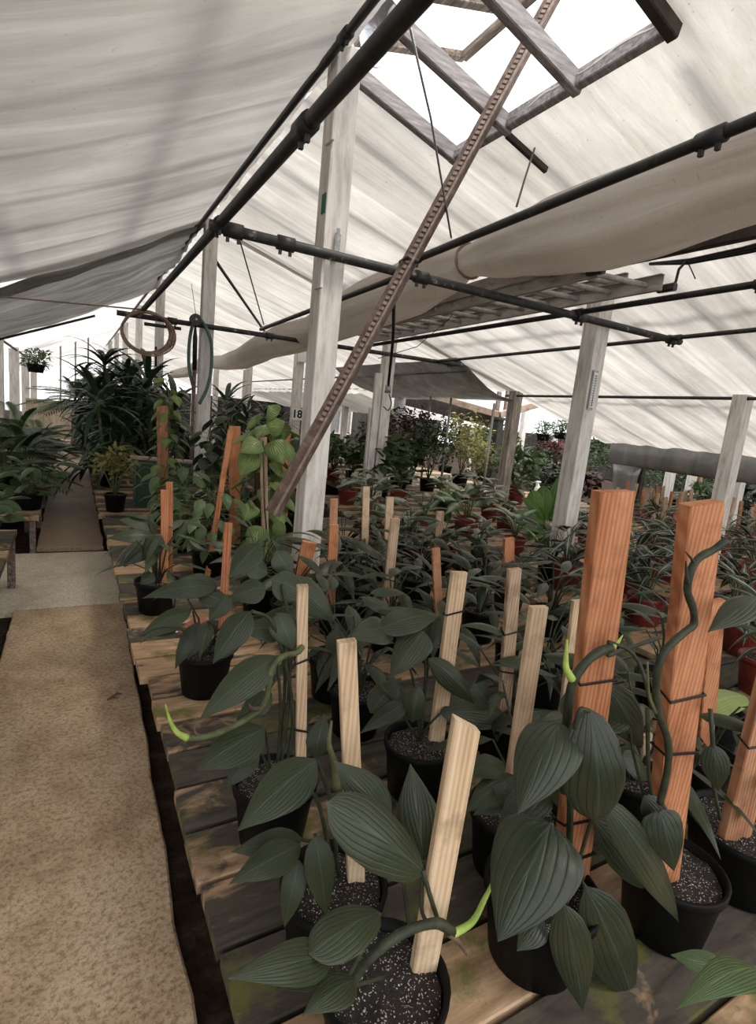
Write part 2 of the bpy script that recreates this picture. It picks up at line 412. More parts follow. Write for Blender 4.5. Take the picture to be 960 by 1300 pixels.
M['soil'] = mat_soil()
M['path'] = mat_concrete('tan_concrete', [(.33, (.36, .25, .16)), (.5, (.58, .43, .285)), (.68, (.72, .57, .41))], (.62, .57, .52))
M['path_far'] = mat_concrete('brown_concrete', [(.33, (.40, .28, .19)), (.5, (.60, .44, .31)), (.68, (.74, .57, .42))], (.72, .67, .62), .5, .6, .2)
M['slab'] = mat_concrete('grey_concrete', [(.33, (.56, .48, .37)), (.5, (.72, .64, .51)), (.68, (.80, .73, .61))], (.72, .68, .62), .85, .25, .2)
M['plank'] = mat_planks()
M['dirt'] = mat_noise('dark_soil_floor', [(.3, (.012, .008, .006)), (.55, (.040, .027, .019)), (.75, (.09, .063, .045))], (1, 1, 1), 14, 10, .95, .9, .03, .1)
M['fibre'] = mat_noise('moss_pole', [(.3, (.035, .02, .012)), (.7, (.11, .065, .04))], (1, 1, 1), 45, 5, .95, .9, .01, .1)

mg, ntg, bgl = new_mat('window_glass'); ntg.nodes.remove(bgl)
t_ = N(ntg, 'ShaderNodeBsdfTransparent'); g_ = N(ntg, 'ShaderNodeBsdfGlossy', Roughness=.05); x_ = N(ntg, 'ShaderNodeMixShader'); x_.inputs[0].default_value = .05
L(ntg, t_.outputs[0], x_.inputs[1]); L(ntg, g_.outputs[0], x_.inputs[2]); L(ntg, x_.outputs[0], ntg.nodes['Material Output'].inputs['Surface']); M['glass'] = mg

mg, ntg, bgl = new_mat('window_glass'); ntg.nodes.remove(bgl)
t_ = N(ntg, 'ShaderNodeBsdfTransparent'); g_ = N(ntg, 'ShaderNodeBsdfGlossy', Roughness=.05); x_ = N(ntg, 'ShaderNodeMixShader'); x_.inputs[0].default_value = .05
L(ntg, t_.outputs[0], x_.inputs[1]); L(ntg, g_.outputs[0], x_.inputs[2]); L(ntg, x_.outputs[0], ntg.nodes['Material Output'].inputs['Surface']); M['glass'] = mg

# ------------------------------------------------------------------ world, light
w = bpy.data.worlds.new('daylight'); sc.world = w; w.use_nodes = True
nt = w.node_tree; bg = nt.nodes['Background']
tc = N(nt, 'ShaderNodeTexCoord'); sx = N(nt, 'ShaderNodeSeparateXYZ'); L(nt, tc.outputs['Generated'], sx.inputs[0])
L(nt, ramp(nt, sx.outputs['Z'], [(0.0, (.9, .91, .93)), (.5, (1, 1, 1))]), bg.inputs['Color'])
bg.inputs['Strength'].default_value = 1.6
sd = bpy.data.lights.new('sun', 'SUN'); sd.energy = 3.4; sd.angle = math.radians(26); sd.color = (1, .93, .85)
so = bpy.data.objects.new('sun', sd); COL.objects.link(so)
so.rotation_euler = V((-.30, .34, -1)).to_track_quat('-Z', 'Y').to_euler()
sc.view_settings.view_transform = 'Standard'; sc.view_settings.look = 'None'; sc.view_settings.gamma = 1
sc.view_settings.use_curve_mapping = False; sc.view_settings.exposure = 0.42
sc.cycles.use_denoising = True
sc.cycles.max_bounces = 8; sc.cycles.diffuse_bounces = 4; sc.cycles.transmission_bounces = 6; sc.cycles.sample_clamp_indirect = 6


def struct(o): o['kind'] = 'structure'; return o


# ------------------------------------------------------------------ ground
BZ = .35                                                       # bench tops
RX, RZ = 1.4, 3.74                                             # ridge over the post row beside the path
def zr(x): return RZ - .27 * (x - RX)                          # right roof plane
def zl(x): return RZ + .5 * (x - RX)                           # left roof plane

g = MB(); nx, ny = 60, 60
vs = [(-12 + 40 * i / nx, -8 + 46 * j / ny, -.045 + .02 * noise.noise((i * .9, j * .9, 0))) for j in range(ny + 1) for i in range(nx + 1)]
g.add(vs, [(j * (nx + 1) + i, j * (nx + 1) + i + 1, (j + 1) * (nx + 1) + i + 1, (j + 1) * (nx + 1) + i) for j in range(ny) for i in range(nx)], None, True)
struct(g.build('ground', M['dirt']))


def slab(name, x0, x1, y0, y1, mat, z=0.0, wob=.006, seed=0):
    mb = MB(); n = max(4, int((y1 - y0) / .08)); vs = []
    for i in range(n + 1):
        y = y0 + (y1 - y0) * i / n
        a = x0 + wob * noise.noise((y * 3, seed, 0)) + wob * .6 * noise.noise((y * 14, seed, 4)); b = (x1(y) if callable(x1) else x1) + wob * noise.noise((y * 3, seed, 9)) + wob * .6 * noise.noise((y * 14, seed, 7))
        vs += [(a, y, -.09), (a, y, z - .008), (a + .008, y, z), (b - .008, y, z), (b, y, z - .008), (b, y, -.09)]
    fs = []
    for i in range(n):
        for k in range(5): fs.append((i * 6 + k, i * 6 + k + 6, i * 6 + k + 7, i * 6 + k + 1))
    fs += [(0, 1, 2, 3, 4, 5), tuple(n * 6 + k for k in (5, 4, 3, 2, 1, 0))]
    mb.add(vs, fs); return struct(mb.build(name, mat))


slab('floor_path', -.36, lambda y: .262 + .02 * y, -.6, 4.36, M['path'], 0, .012, 1)
slab('floor_crossing', -.52, .36, 4.375, 5.92, M['slab'], 0, .008, 2)
slab('floor_path_far', -.30, .30, 6.12, 19.4, M['path_far'], 0, .02, 3)

# ------------------------------------------------------------------ roof sheets
def grid_sheet(name, mat, xs, ys, zf, hole=None, amp=.02, seed=0, sagp=.52):
    mb = MB(); nX, nY = len(xs), len(ys); vs = []
    for y in ys:
        for x in xs:
            wr = noise.noise((x * .55, y * 2.6, seed)) + .5 * noise.noise((x * .9, y * 6.5, seed + 5)) + .28 * noise.noise((x * 2.2, y * 15, seed + 9))
            sag = abs(math.sin(PI * y / sagp))
            vs.append((x, y, zf(x, y) + amp * wr - amp * .8 * sag))
    fs = []
    for j in range(nY - 1):
        for i in range(nX - 1):
            cx, cy = (xs[i] + xs[i + 1]) / 2, (ys[j] + ys[j + 1]) / 2
            if hole and hole[0] < cx < hole[1] and hole[2] < cy < hole[3]: continue
            fs.append((j * nX + i, j * nX + i + 1, (j + 1) * nX + i + 1, (j + 1) * nX + i))
    mb.add(vs, fs, None, True); return mb.build(name, mat)


def lin(a, b, n): return [a + (b - a) * i / n for i in range(n + 1)]
SK = (1.4, 2.3, 1.83, 3.42)
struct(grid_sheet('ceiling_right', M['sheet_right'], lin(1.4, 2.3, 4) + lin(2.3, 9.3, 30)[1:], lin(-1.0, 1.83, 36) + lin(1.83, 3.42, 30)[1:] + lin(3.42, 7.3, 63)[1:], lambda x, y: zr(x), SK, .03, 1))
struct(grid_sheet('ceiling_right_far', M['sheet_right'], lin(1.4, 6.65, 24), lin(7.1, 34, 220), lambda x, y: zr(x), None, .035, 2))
struct(grid_sheet('ceiling_left', M['sheet_left'], lin(-4.2, 1.4, 40), lin(-1.0, 7.35, 146), lambda x, y: zl(x) - .02 - .07 * math.sin(PI * min(1, max(0, (x + 1.22) / 2.62))) * (1 + .5 * math.sin(y * .9)), None, .035, 3, 1.3))
struct(grid_sheet('ceiling_left_far', M['sheet_far'], lin(-1.22, 1.4, 14), lin(6.9, 34, 220), lambda x, y: zl(x) + .02 - .05 * math.sin(PI * (x + 1.22) / 2.62), None, .05, 4, 1.2))
struct(grid_sheet('ceiling_side', M['sheet_far'], lin(-6.5, -1.22, 14), lin(7.0, 34, 150), lambda x, y: 2.43 + .22 * (x + 1.22), None, .05, 5, 1.2))
# darker shade cloth slung under the far side of the left roof
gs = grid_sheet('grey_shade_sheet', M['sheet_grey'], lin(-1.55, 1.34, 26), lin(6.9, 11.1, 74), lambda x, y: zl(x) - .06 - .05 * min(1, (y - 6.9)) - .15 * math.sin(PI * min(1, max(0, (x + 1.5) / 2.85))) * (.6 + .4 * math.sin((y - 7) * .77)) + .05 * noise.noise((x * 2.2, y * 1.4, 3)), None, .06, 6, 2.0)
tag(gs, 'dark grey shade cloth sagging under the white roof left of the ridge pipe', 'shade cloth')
# gathered end of it, tied at the low side
mb = MB(); pts = [V((-1.2, 11.0, zl(-1.2) - .02)), V((-1.22, 11.1, 2.42)), V((-1.28, 11.2, 2.2)), V((-1.33, 11.25, 2.05))]
for k in range(6):
    mb.tube([p + V((.05 * math.sin(k * 1.7 + i), .05 * math.cos(k * 2.1 + i * .8), 0)) for i, p in enumerate(pts)], [.07, .055, .04, .05], 7)
tag(mb.build('gathered_cloth', M['wrap']), 'crumpled clear plastic bunched at the low left end of the grey cloth', 'plastic sheet')
# added grey sheet standing in for the shaded sag of the roof sheet
mb = MB(); n = 40; vs = []; fs = []
for i in range(n + 1):
    y = 7.05 + 4.6 * i / n
    for j in range(7):
        t = j / 6; vs.append((5.25 + 1.45 * t, y, 2.66 - .52 * t - .10 * math.sin(PI * t) + .06 * noise.noise((y * .8, t * 2.5, 0))))
for i in range(n):
    for j in range(6): fs.append((i * 7 + j, i * 7 + j + 1, i * 7 + j + 8, i * 7 + j + 7))
mb.add(vs, fs, None, True)
tag(mb.build('shaded_roof_sag', M['wrap']), 'added grey sheet for the shaded sag of the roof left of the weathered post', 'plastic sheet')
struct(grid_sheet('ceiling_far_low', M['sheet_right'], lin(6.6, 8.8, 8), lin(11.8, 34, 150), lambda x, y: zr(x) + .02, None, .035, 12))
# gutter at the low eave, wrapped in plastic
mb = MB(); n = 40; vs = []; fs = []; K = 12
for i in range(n + 1):
    y = -2 + 9.0 * i / n
    for j in range(K):
        a = 2 * PI * j / K; rr = 1 + .08 * noise.noise((y * 3, j * .9, 0))
        vs.append((9.32 + .13 * rr * math.cos(a), y, 1.42 + .24 * rr * math.sin(a)))
for i in range(n):
    for j in range(K): fs.append((i * K + j, i * K + (j + 1) % K, (i + 1) * K + (j + 1) % K, (i + 1) * K + j))
fs += [tuple(range(K)), tuple(n * K + j for j in range(K - 1, -1, -1))]
mb.add(vs, fs, None, True)
tag(mb.build('wrapped_gutter', M['wrap']), 'long gutter wrapped in grey plastic along the low edge of the right roof', 'gutter')
mb = MB(); pts = [V((9.3, 6.6, -.02)), V((9.3, 6.6, .5)), V((9.3, 6.62, 1.0)), V((9.3, 6.62, 1.2))]
mb.tube(pts, [.20, .19, .22, .26], 14)
rt = thing('wrapped_post', 'post wrapped in grey plastic under the end of the wrapped gutter', 'post', (9.3, 6.6, 0))
mb.build('wrapping', M['wrap'], rt); mb = MB(); mb.bar((9.52, 6.45, 0), (9.52, 6.45, 1.25), .12, .12, (0, 1, 0), .01); mb.build('post_core', M['beam'], rt)

mb = MB()
for i in range(-2, 6):
    y = 1.83 + 1.04 * i
    x0 = 2.62 if 1.7 < y < 3.5 else 1.4
    mb.bar((x0, y, zr(x0) + .24), (9.3, y, zr(9.3) + .24), .08, .09, (0, 0, 1))
for x in (3.2, 5.0, 7.2): mb.bar((x, -1, zr(x) + .27), (x, 7.1, zr(x) + .27), .09, .06, (0, 0, 1))
struct(mb.build('roof_rafters_right', M['raf']))  # rafters and purlins hidden above the right sheet, set to shade it in bands
mb = MB()
for i in range(11): mb.bar((1.38, -.9 + i * .79, zl(1.38) + .18), (-4.2, -.9 + i * .79, zl(-4.2) + .18), .08, .09, (0, 0, 1))
for x in (.6, -.4, -1.4): mb.bar((x, -1, zl(x) + .22), (x, 7, zl(x) + .22), .12, .06, (0, 0, 1))
struct(mb.build('roof_rafters_left', M['raf']))  # rafters hidden above the left sheet, added for blotchy shade on it

# ------------------------------------------------------------------ vent in the right roof
for i, (y, mt, lb) in enumerate([(3.42, 'raf', 'grey weathered rafter at the far end of the open roof vent'), (2.9, 'raf', 'grey weathered rafter crossing the open vent beside the black pipe'), (2.37, 'raf', 'grey weathered rafter crossing the open vent at the right of the brown bar'), (1.83, 'beam', 'dark rafter at the near end of the open roof vent, top right')]):
    mb = MB(); mb.bar((1.45, y, zr(1.45) - .03), (2.36, y, zr(2.36) - .03), .055, .10, (0, 0, 1), .006)
    tag(mb.build('vent_rafter', M[mt]), lb, 'rafter', 'rafters of the roof vent')
mb = MB(); mb.bar((2.33, 1.86, zr(2.33) - .02), (2.33, 3.46, zr(2.33) - .02), .05, .10, (.26, 0, 1), .006)
tag(mb.build('vent_trimmer', M['raf']), 'long grey timber along the lower edge of the open roof vent', 'timber')
for yy, lb in ((2.37, 'dark short rafter running down from the vent edge behind the brown bar'),):
    mb = MB(); mb.bar((2.36, 2.92, zr(2.36) - .06), (2.72, 2.92, zr(2.72) - .06), .03, .04, (0, 0, 1), .004); tag(mb.build('short_rafter', M['beam']), lb, 'rafter')
p1 = ay(589, 72, 3.42); p2 = ax(655, 13, p1.x)
rt = thing('raised_vent', 'raised brown weathered sash frame seen through the open roof vent', 'vent sash', (p1.x, p1.y, p1.z))
hy = 1.5
for a, b, nm in ((p1, p2 + (p2 - p1) * .9, 'free_rail'), (p1, V((hy, p1.y, zr(hy) + .14)), 'end_rail'), (p2, V((hy, p2.y, zr(hy) + .14)), 'cross_rail')):
    mb = MB(); mb.bar(a, b, .06, .045, (0, 0, 1), .005); mb.build(nm, M['raf_brown'], rt)

# ------------------------------------------------------------------ posts
def post(name, lb, x, y, top, wx=.145, wy=.145, mat='paint', extra=None, z0=-.05, lean=0):
    rt = thing(name, lb, 'post', (x, y, 0), 'white roof posts' if mat == 'paint' else None)
    mb = MB(); mb.bar((x, y, z0), (x + lean, y, top), wx, wy, (0, 1, 0), .006); mb.build('shaft', M[mat], rt)
    if extra: extra(rt)
    return rt


def main_extra(rt):
    mb = MB()                                                  # notched cleat down the path side
    mb.bar((1.318, 3.26, 2.35), (1.318, 3.26, 3.12), .02, .10, (0, 1, 0), .003); mb.bar((1.318, 3.26, 3.17), (1.318, 3.26, 3.68), .02, .10, (0, 1, 0), .003); mb.build('cleat', M['paint'], rt)
    mb = MB(); mb.box((1.305, 3.25, 2.83), (.006, .05, .11)); mb.build('paper_tag', M['green_label'], rt)['label'] = 'green paper tag'
    mb = MB(); mb.box((1.405, 3.224, 2.60), (.035, .006, .16)); mb.box((1.405, 3.222, 2.66), (.02, .006, .10))
    mb.build('pipe_bracket', M['galv'], rt)
    mb = MB(); a = [(1.40, 3.20, 3.80), (1.50, 3.18, 3.82), (1.62, 3.18, 3.78)]; b = [(1.42, 3.16, 3.62), (1.50, 3.14, 3.55), (1.57, 3.15, 3.60)]
    a2 = [(1.40, 3.05, 3.86), (1.50, 3.0, 3.88), (1.60, 3.02, 3.84)]
    vs = a2 + a + b; mb.add(vs, [(0, 1, 4, 3), (1, 2, 5, 4), (3, 4, 7, 6), (4, 5, 8, 7)], None, True)
    o = mb.build('flashing', M['foil'], rt); o['label'] = 'bent silver flashing'
    so_ = o.modifiers.new('s', 'SOLIDIFY'); so_.thickness = .004; sb = o.modifiers.new('b', 'SUBSURF'); sb.levels = sb.render_levels = 2


post('roof_post', 'large white post behind the brown leaning bar, beside the path benches', 1.4, 3.32, zr(1.4) - .04, .15, .155, 'paint', main_extra)
post('roof_post', 'white post with the green hose hanging on it', 1.42, 6.98, zr(1.4) - .06)
post('roof_post', 'white post behind the looped tan cable coil', 1.4, 11.0, zr(1.4) - .06)
for y, lb in ((14.6, 'white post just left of the tan cable coil'), (18.5, 'white post second left of the tan cable coil'), (22.2, 'white post third left of the tan cable coil'), (26, 'far white post above the palm crown, furthest in its row')):
    post('roof_post', lb, 1.4, y, zr(1.4) - .06)
post('roof_post', 'white post with the thermometer under the ladder end', 4.0, 3.39, zr(4) - .05, .16, .16)
def cleats(rt):
    mb = MB(); mb.bar((3.87, 7.0, 0), (3.87, 7.0, 2.25), .11, .05, (0, 1, 0), .004); mb.bar((3.80, 7.03, .3), (3.80, 7.03, 1.75), .035, .05, (0, 1, 0), .003); mb.build('cleat_board', M['paint'], rt)
post('roof_post', 'white post doubled with boards behind the hanging black hose end', 4.03, 7.05, zr(4) - .05, .16, .15, 'paint', cleats)
def eighteen(rt):
    p = ay(377.5, 526, 10.5)
    mb = MB(); mb.box((p.x, 10.512, p.z), (.22, .01, .24)); pl = mb.build('number_plaque', M['white'], rt); pl['label'] = 'white plaque reading 18'
    cu = bpy.data.curves.new('digits', 'FONT'); cu.body = '18'; cu.size = .22; cu.align_x = 'CENTER'; cu.align_y = 'CENTER'; cu.extrude = .001; cu.offset = .006
    tmp = bpy.data.objects.new('digits_tmp', cu); COL.objects.link(tmp)
    dg = bpy.context.evaluated_depsgraph_get(); me = bpy.data.meshes.new_from_object(tmp.evaluated_get(dg)); bpy.data.objects.remove(tmp)
    me.materials.clear(); me.materials.append(M['ink'])
    me.transform(Matrix.Translation(V((p.x, 10.504, p.z)) - origin(rt)) @ Matrix.Rotation(PI / 2, 4, 'X'))
    o = bpy.data.objects.new('digits', me); COL.objects.link(o); o.parent = pl
    q = ay(383, 452, 10.5); mb = MB(); mb.bar((q.x, 10.46, q.z - .12), (q.x, 10.46, q.z + .10), .16, .09, (0, 1, 0), .012); mb.build('junction_box', M['white'], rt)
post('roof_post', 'white post carrying the number 18 plaque', 4.0, 10.62, zr(4) - .05, .17, .17, 'paint', eighteen)
for y, lb in ((14.2, 'distant white post left of the number 18 post'), (17.9, 'distant thin white post second left of the number 18 post'), (21.5, 'distant thin white post behind the green hose post')):
    post('roof_post', lb, 4.0, y, zr(4) - .05)
post('roof_post', 'white post at the right edge behind the tall grooved orange stake', 6.65, 3.43, zr(6.65) - .04, .16, .16)
post('weathered_post', 'weathered peeling post right of the open sky gap', 6.65, 7.1, zr(6.65) - .02, .18, .17, 'paint_old')
post('metal_post', 'smooth grey post behind the patterned leaves, left end of the grey sagging sheet', 6.65, 10.9, zr(6.65) - .02, .2, .2, 'galv')
for y, lb in ((16.15, 'white post nearest of the row left of the path'), (19.9, 'white post second of the row left of the path'), (24.0, 'white post third of the row left of the path'), (12.6, 'white post at the very left edge above the palms')):
    post('roof_post', lb, -1.22, y, 2.42, .2, .2)
for (px, ytop, ybot, Y, lb) in ((600, 545, 590, 16, 'distant white post behind the yellow shrub'), (668, 516, 600, 13.5, 'distant white post left of the hanging baskets'), (705, 555, 600, 15, 'distant white post below the hanging baskets'),
                                (856, 578, 640, 7.5, 'white post behind the short stakes, left of the grooved orange stake'), (884, 580, 630, 7.6, 'white post with a brown board behind the short stakes'), (945, 580, 640, 5.2, 'white post at the right edge behind the short stakes'), (440, 505, 560, 17, 'distant white post beside the dark window'), (315, 470, 520, 12.5, 'thin white post behind the two orange boards')):
    a = ay(px, ytop, Y); post('roof_post', lb, a.x, a.y, max(a.z, 1.5), .17, .17)
mb = MB(); a = ay(890, 585, 7.5); mb.bar((a.x - .07, a.y - .12, 0), (a.x - .07, a.y - .12, a.z), .09, .04, (0, 1, 0)); tag(mb.build('brown_board', M['red_wood2']), 'brown upright board leaning on a white post behind the short stakes', 'board')

# thin steel poles among the shrubs
for x0, y0, x1, y1, X, lb, mt, r in ((547, 503, 536, 612, 6.2, 'thin grey steel pole, left of the pair before the shrubs', 'galv', .022), (573, 505, 561, 612, 6.0, 'thin grey steel pole, right of the pair before the shrubs', 'galv', .022), (628, 512, 617, 640, 6.0, 'thin grey steel pole before the black iron post', 'galv', .022)):
    a = ax(x0, y0, X); b = V((a.x, a.y, .02)); mb = MB(); mb.tube([b, (a.x, a.y, a.z * .5), a], r, 8); mb.tube([(a.x, a.y, .0), (a.x, a.y, .03)], r * 2.2, 10); tag(mb.build('steel_pole', M[mt]), lb, 'pole')
a = ax(632, 545, 7.8); mb = MB(); mb.bar((a.x, a.y, -.03), (a.x, a.y, a.z + .2), .16, .16, (0, 1, 0), .01); mb.box((a.x, a.y, a.z + .22), (.26, .26, .05)); tag(mb.build('iron_post', M['pipe']), 'black square post where the two tan beams meet', 'post')
top = V((a.x, a.y, a.z + .3))
for px, py, Y, mt, lb in ((540, 500, a.y + 1.2, 'beam_tan', 'tan roof beam sloping down to the black post from upper left'), (702, 508, a.y - .2, 'beam_tan', 'tan roof beam rising right from the black post'), (505, 503, a.y + 3.0, 'beam', 'dark roof edge sloping down to the black post behind the tan beam')):
    b = ay(px, py, Y); mb = MB(); mb.bar(top + V((0, .05 if mt == 'beam' else 0, -.12 if mt == 'beam' else 0)), b, .1, .14 if mt == 'beam_tan' else .34, (0, 0, 1), .01); tag(mb.build('roof_beam', M[mt]), lb, 'roof beam')
mb = MB(); b = ay(634, 500, a.y + .4); mb.bar((b.x, b.y, top.z - .05), (b.x, b.y, b.z + .15), .10, .06, (0, 1, 0), .005); mb.bar((b.x + .22, b.y, top.z - .02), (b.x + .22, b.y, b.z + .15), .06, .06, (0, 1, 0), .005); tag(mb.build('upright_boards', M['raf_brown']), 'brown upright boards standing in the open sky gap', 'boards')

# ------------------------------------------------------------------ pipes
def pipe(lb, a, b, r=.021, mat='pipe', clamps=(), name='steel_pipe', sag=0.0):
    a, b = V(a), V(b)
    rt = thing(name, lb, 'pipe', tuple(a))
    n = 14; mb = MB(); mb.tube([a.lerp(b, i / n) - V((0, 0, sag * 4 * (i / n) * (1 - i / n))) for i in range(n + 1)], r, 10)
    mb.build('tube', M[mat], rt)
    d = (b - a).normalized()
    for t in clamps:
        c = a.lerp(b, t) - V((0, 0, sag * 4 * t * (1 - t))); mb = MB()
        mb.tube([c - d * .05, c + d * .05], r * 1.35, 10); mb.box(c - d * .03 - V((0, 0, r * 1.5)), (.016, .016, .035)); mb.box(c + d * .03 - V((0, 0, r * 1.5)), (.016, .016, .035))
        mb.build('clamp', M['pipe'], rt)
    return rt


L1Y, L1Z = 3.19, 2.565
pipe('black flaking cross pipe on the large white post, from hose side to ladder end', (.64, L1Y, 2.53), (4.92, L1Y, L1Z + .02), .030, 'pipe_old', (.03, .10, .32, .68, .97))
pipe('grey cross pipe carrying the hose and cable coil, beyond the large white post', (.43, 6.86, 2.46), (5.25, 6.86, 2.54), .030, 'pipe_old', (.12, .36, .95))
pipe('long black ridge pipe along the post tops under the left roof', (1.27, -1.5, 3.615), (1.27, 26, 3.49), .024, 'pipe', (.125, .165, .31))
pipe('thick black pipe crossing before the large post, ending above the cable coil', (.69, -1.2, 2.565), (.69, 6.95, 2.53), .027, 'pipe', (.385, .54))
pipe('black pipe along the top of the rolled beige cloth, behind the brown bar', (1.98, -.4, 2.74), (1.98, 3.32, 2.66), .023, 'pipe', (.46, .98))
pipe('black pipe beneath the ladder end, running to the right edge', (3.5, -.5, 2.62), (3.5, 7.0, 2.56), .022, 'pipe', (.31, .49))
pipe('thin black pipe below the ladder pipe, running from the thermometer post to right edge', (4.75, -.5, 2.65), (4.75, 6.9, 2.53), .020, 'pipe', (.49, .98))
pipe('lowest thin black pipe at the head of the right edge post', (6.6, -1, zr(6.65) - .06), (6.6, 7.3, zr(6.65) - .10), .020, 'pipe', (.53,))
pipe('thin black pipe under the grey shade cloth left of the ridge', (.35, 11.0, zl(.35) - .35), (-1.2, 11.05, 2.18), .02, 'pipe')
pipe('thin pipe along the left post tops above the palms', (-1.16, 11.2, 2.36), (-1.16, 30, 2.34), .025, 'pipe')
pipe('slanting thin pipe right of the green hose post under the roof', (1.5, 7.1, 3.30), (2.9, 9.5, 2.9), .02, 'pipe')
pipe('black pipe behind the large white post, along the beige cloth bunch', (2.05, 3.6, 2.62), (2.05, 6.86, 2.55), .022, 'pipe')
pipe('thin black pipe beyond the number 18 post, along the far roof', (5.6, 7.2, 2.52), (5.6, 20, 2.45), .02, 'pipe')
pipe('short dark pipe over the cable coil, under the grey cross pipe', (.72, 6.95, 2.40), (1.12, 6.95, 2.41), .02, 'pipe')

# thin rods and wires
def wire(lb, pts, r=.004, mat='pipe', name='wire', cat='wire'):
    mb = MB(); mb.tube(pts, r, 6); return tag(mb.build(name, M[mat]), lb, cat)
wire('thin grey hanger rod down from the thick black pipe to the rolled cloth', [ay(521, 36, 2.35), ay(547, 150, 2.6), ay(573, 302, 2.95)], .006, 'galv', 'hanger_rod', 'rod')
wire('short hanger rod from roof to the pipe above the rolled cloth', [ay(679, 188, 2.85), ay(667, 225, 2.6), ay(656, 262, 2.4)], .006, 'rust', 'hanger_rod', 'rod')
wire('thin slanting rod right of the green hose post, under the cross pipe end', [ay(303, 300, 4.2), ay(335, 412, 5.2)], .006, 'pipe', 'hanger_rod', 'rod')
wire('thin cable stretched across under the grey shade cloth at left', [ay(-4, 376, 6.6), ay(60, 382, 6.7), ay(180, 393, 6.8)], .008, 'cable_tan')
wire('thin wire sagging from the ladder to the cross pipe end', [ay(595, 371, 4.4), ay(570, 405, 4.6), ay(530, 440, 4.9), ay(480, 455, 5.4)], .004)
wire('thin vertical wire left of the green hose', [ay(243, 360, 6.9), ay(249, 402, 6.9)], .003)

# bar propping the vent, rack teeth on its face
a = ay(346, 652, 2.93); b = ay(704, -6, 2.84)
rt = thing('vent_prop_bar', 'long rusty brown toothed bar leaning across the large white post', 'prop bar', tuple(a))
d = (b - a).normalized(); tocam = (CAM - a.lerp(b, .4)).normalized(); side = d.cross(tocam).normalized(); nn = side.cross(d)
mb = MB(); nn = (nn - side * .55).normalized(); side = d.cross(nn).normalized(); mb.bar(a, b, .075, .06, nn, .004); mb.build('bar', M['rust'], rt)
mb = MB(); mb.bar(a + side * .032 + nn * .031, b + side * .032 + nn * .031, .012, .012, nn)
Lb = (b - a).length; k = int(Lb / .035)
for i in range(k):
    if i / k > .16:
        c = a.lerp(b, (i + .5) / k) + nn * .032 + side * .006; mb.bar(c - d * .010, c + d * .010, .026, .010, nn)
mb.build('rack_teeth', M['rust_edge'], rt)
mb = MB(); c = a.lerp(b, .475); mb.tube([c - side * .05 - d * .02, c + nn * .045, c + side * .05 + d * .02], .014, 8); mb.build('wire_hook', M['pipe'], rt)

# ------------------------------------------------------------------ rolled shade cloth
st = []
for px, yt, yb in ((960, 166, 276), (840, 215, 318), (780, 236, 334), (720, 256, 341), (650, 287, 347), (597, 314, 349), (560, 318, 375), (520, 335, 398), (470, 358, 414), (400, 403, 440), (370, 410, 448), (340, 422, 453), (310, 443, 466), (285, 452, 469), (262, 452, 466), (240, 466, 478), (222, 470, 480)):
    t_ = ax(px, yt, 2.72); b_ = ax(px, yb, 2.72); st.append(((t_ + b_) / 2, abs(t_.z - b_.z) / 2))
c0, r0 = st[0]; st.insert(0, (V((c0.x, -.3, c0.z)), r0))
mb = MB(); K = 26; sub = []
for i in range(len(st) - 1):
    for k in range(6):
        t = k / 6; t = t * t * (3 - 2 * t) if i > 0 else t
        sub.append((st[i][0].lerp(st[i + 1][0], k / 6), st[i][1] * (1 - t) + st[i + 1][1] * t))
sub.append(st[-1]); vs = []; fs = []
for c, r in sub:
    for j in range(K):
        an = 2 * PI * j / K
        fr = 1 + .09 * abs(math.sin(an * 3.5 + c.y * .25)) + .03 * math.sin(an * 9) + .12 * noise.noise((math.cos(an) * 2.2, math.sin(an) * 2.2, c.y * .7))
        vs.append(c + V((math.cos(an) * r * 1.15 * fr, 0, math.sin(an) * r * fr)))
for i in range(len(sub) - 1):
    for j in range(K): fs.append((i * K + j, i * K + (j + 1) % K, (i + 1) * K + (j + 1) % K, (i + 1) * K + j))
fs += [tuple(range(K)), tuple((len(sub) - 1) * K + j for j in range(K - 1, -1, -1))]
mb.add(vs, fs, None, True)
rt = thing('rolled_shade_cloth', 'beige shade cloth rolled up in a long bundle under the right roof', 'shade cloth', tuple(st[3][0]))
mb.build('cloth', M['cloth_roll'], rt)
c, r = st[6]; mb = MB(); mb.tube([c + V((math.cos(2 * PI * k / 20) * r * 1.3, 0, math.sin(2 * PI * k / 20) * r * 1.18)) for k in range(21)], .012, 6); mb.build('strap', M['cable_tan'], rt)

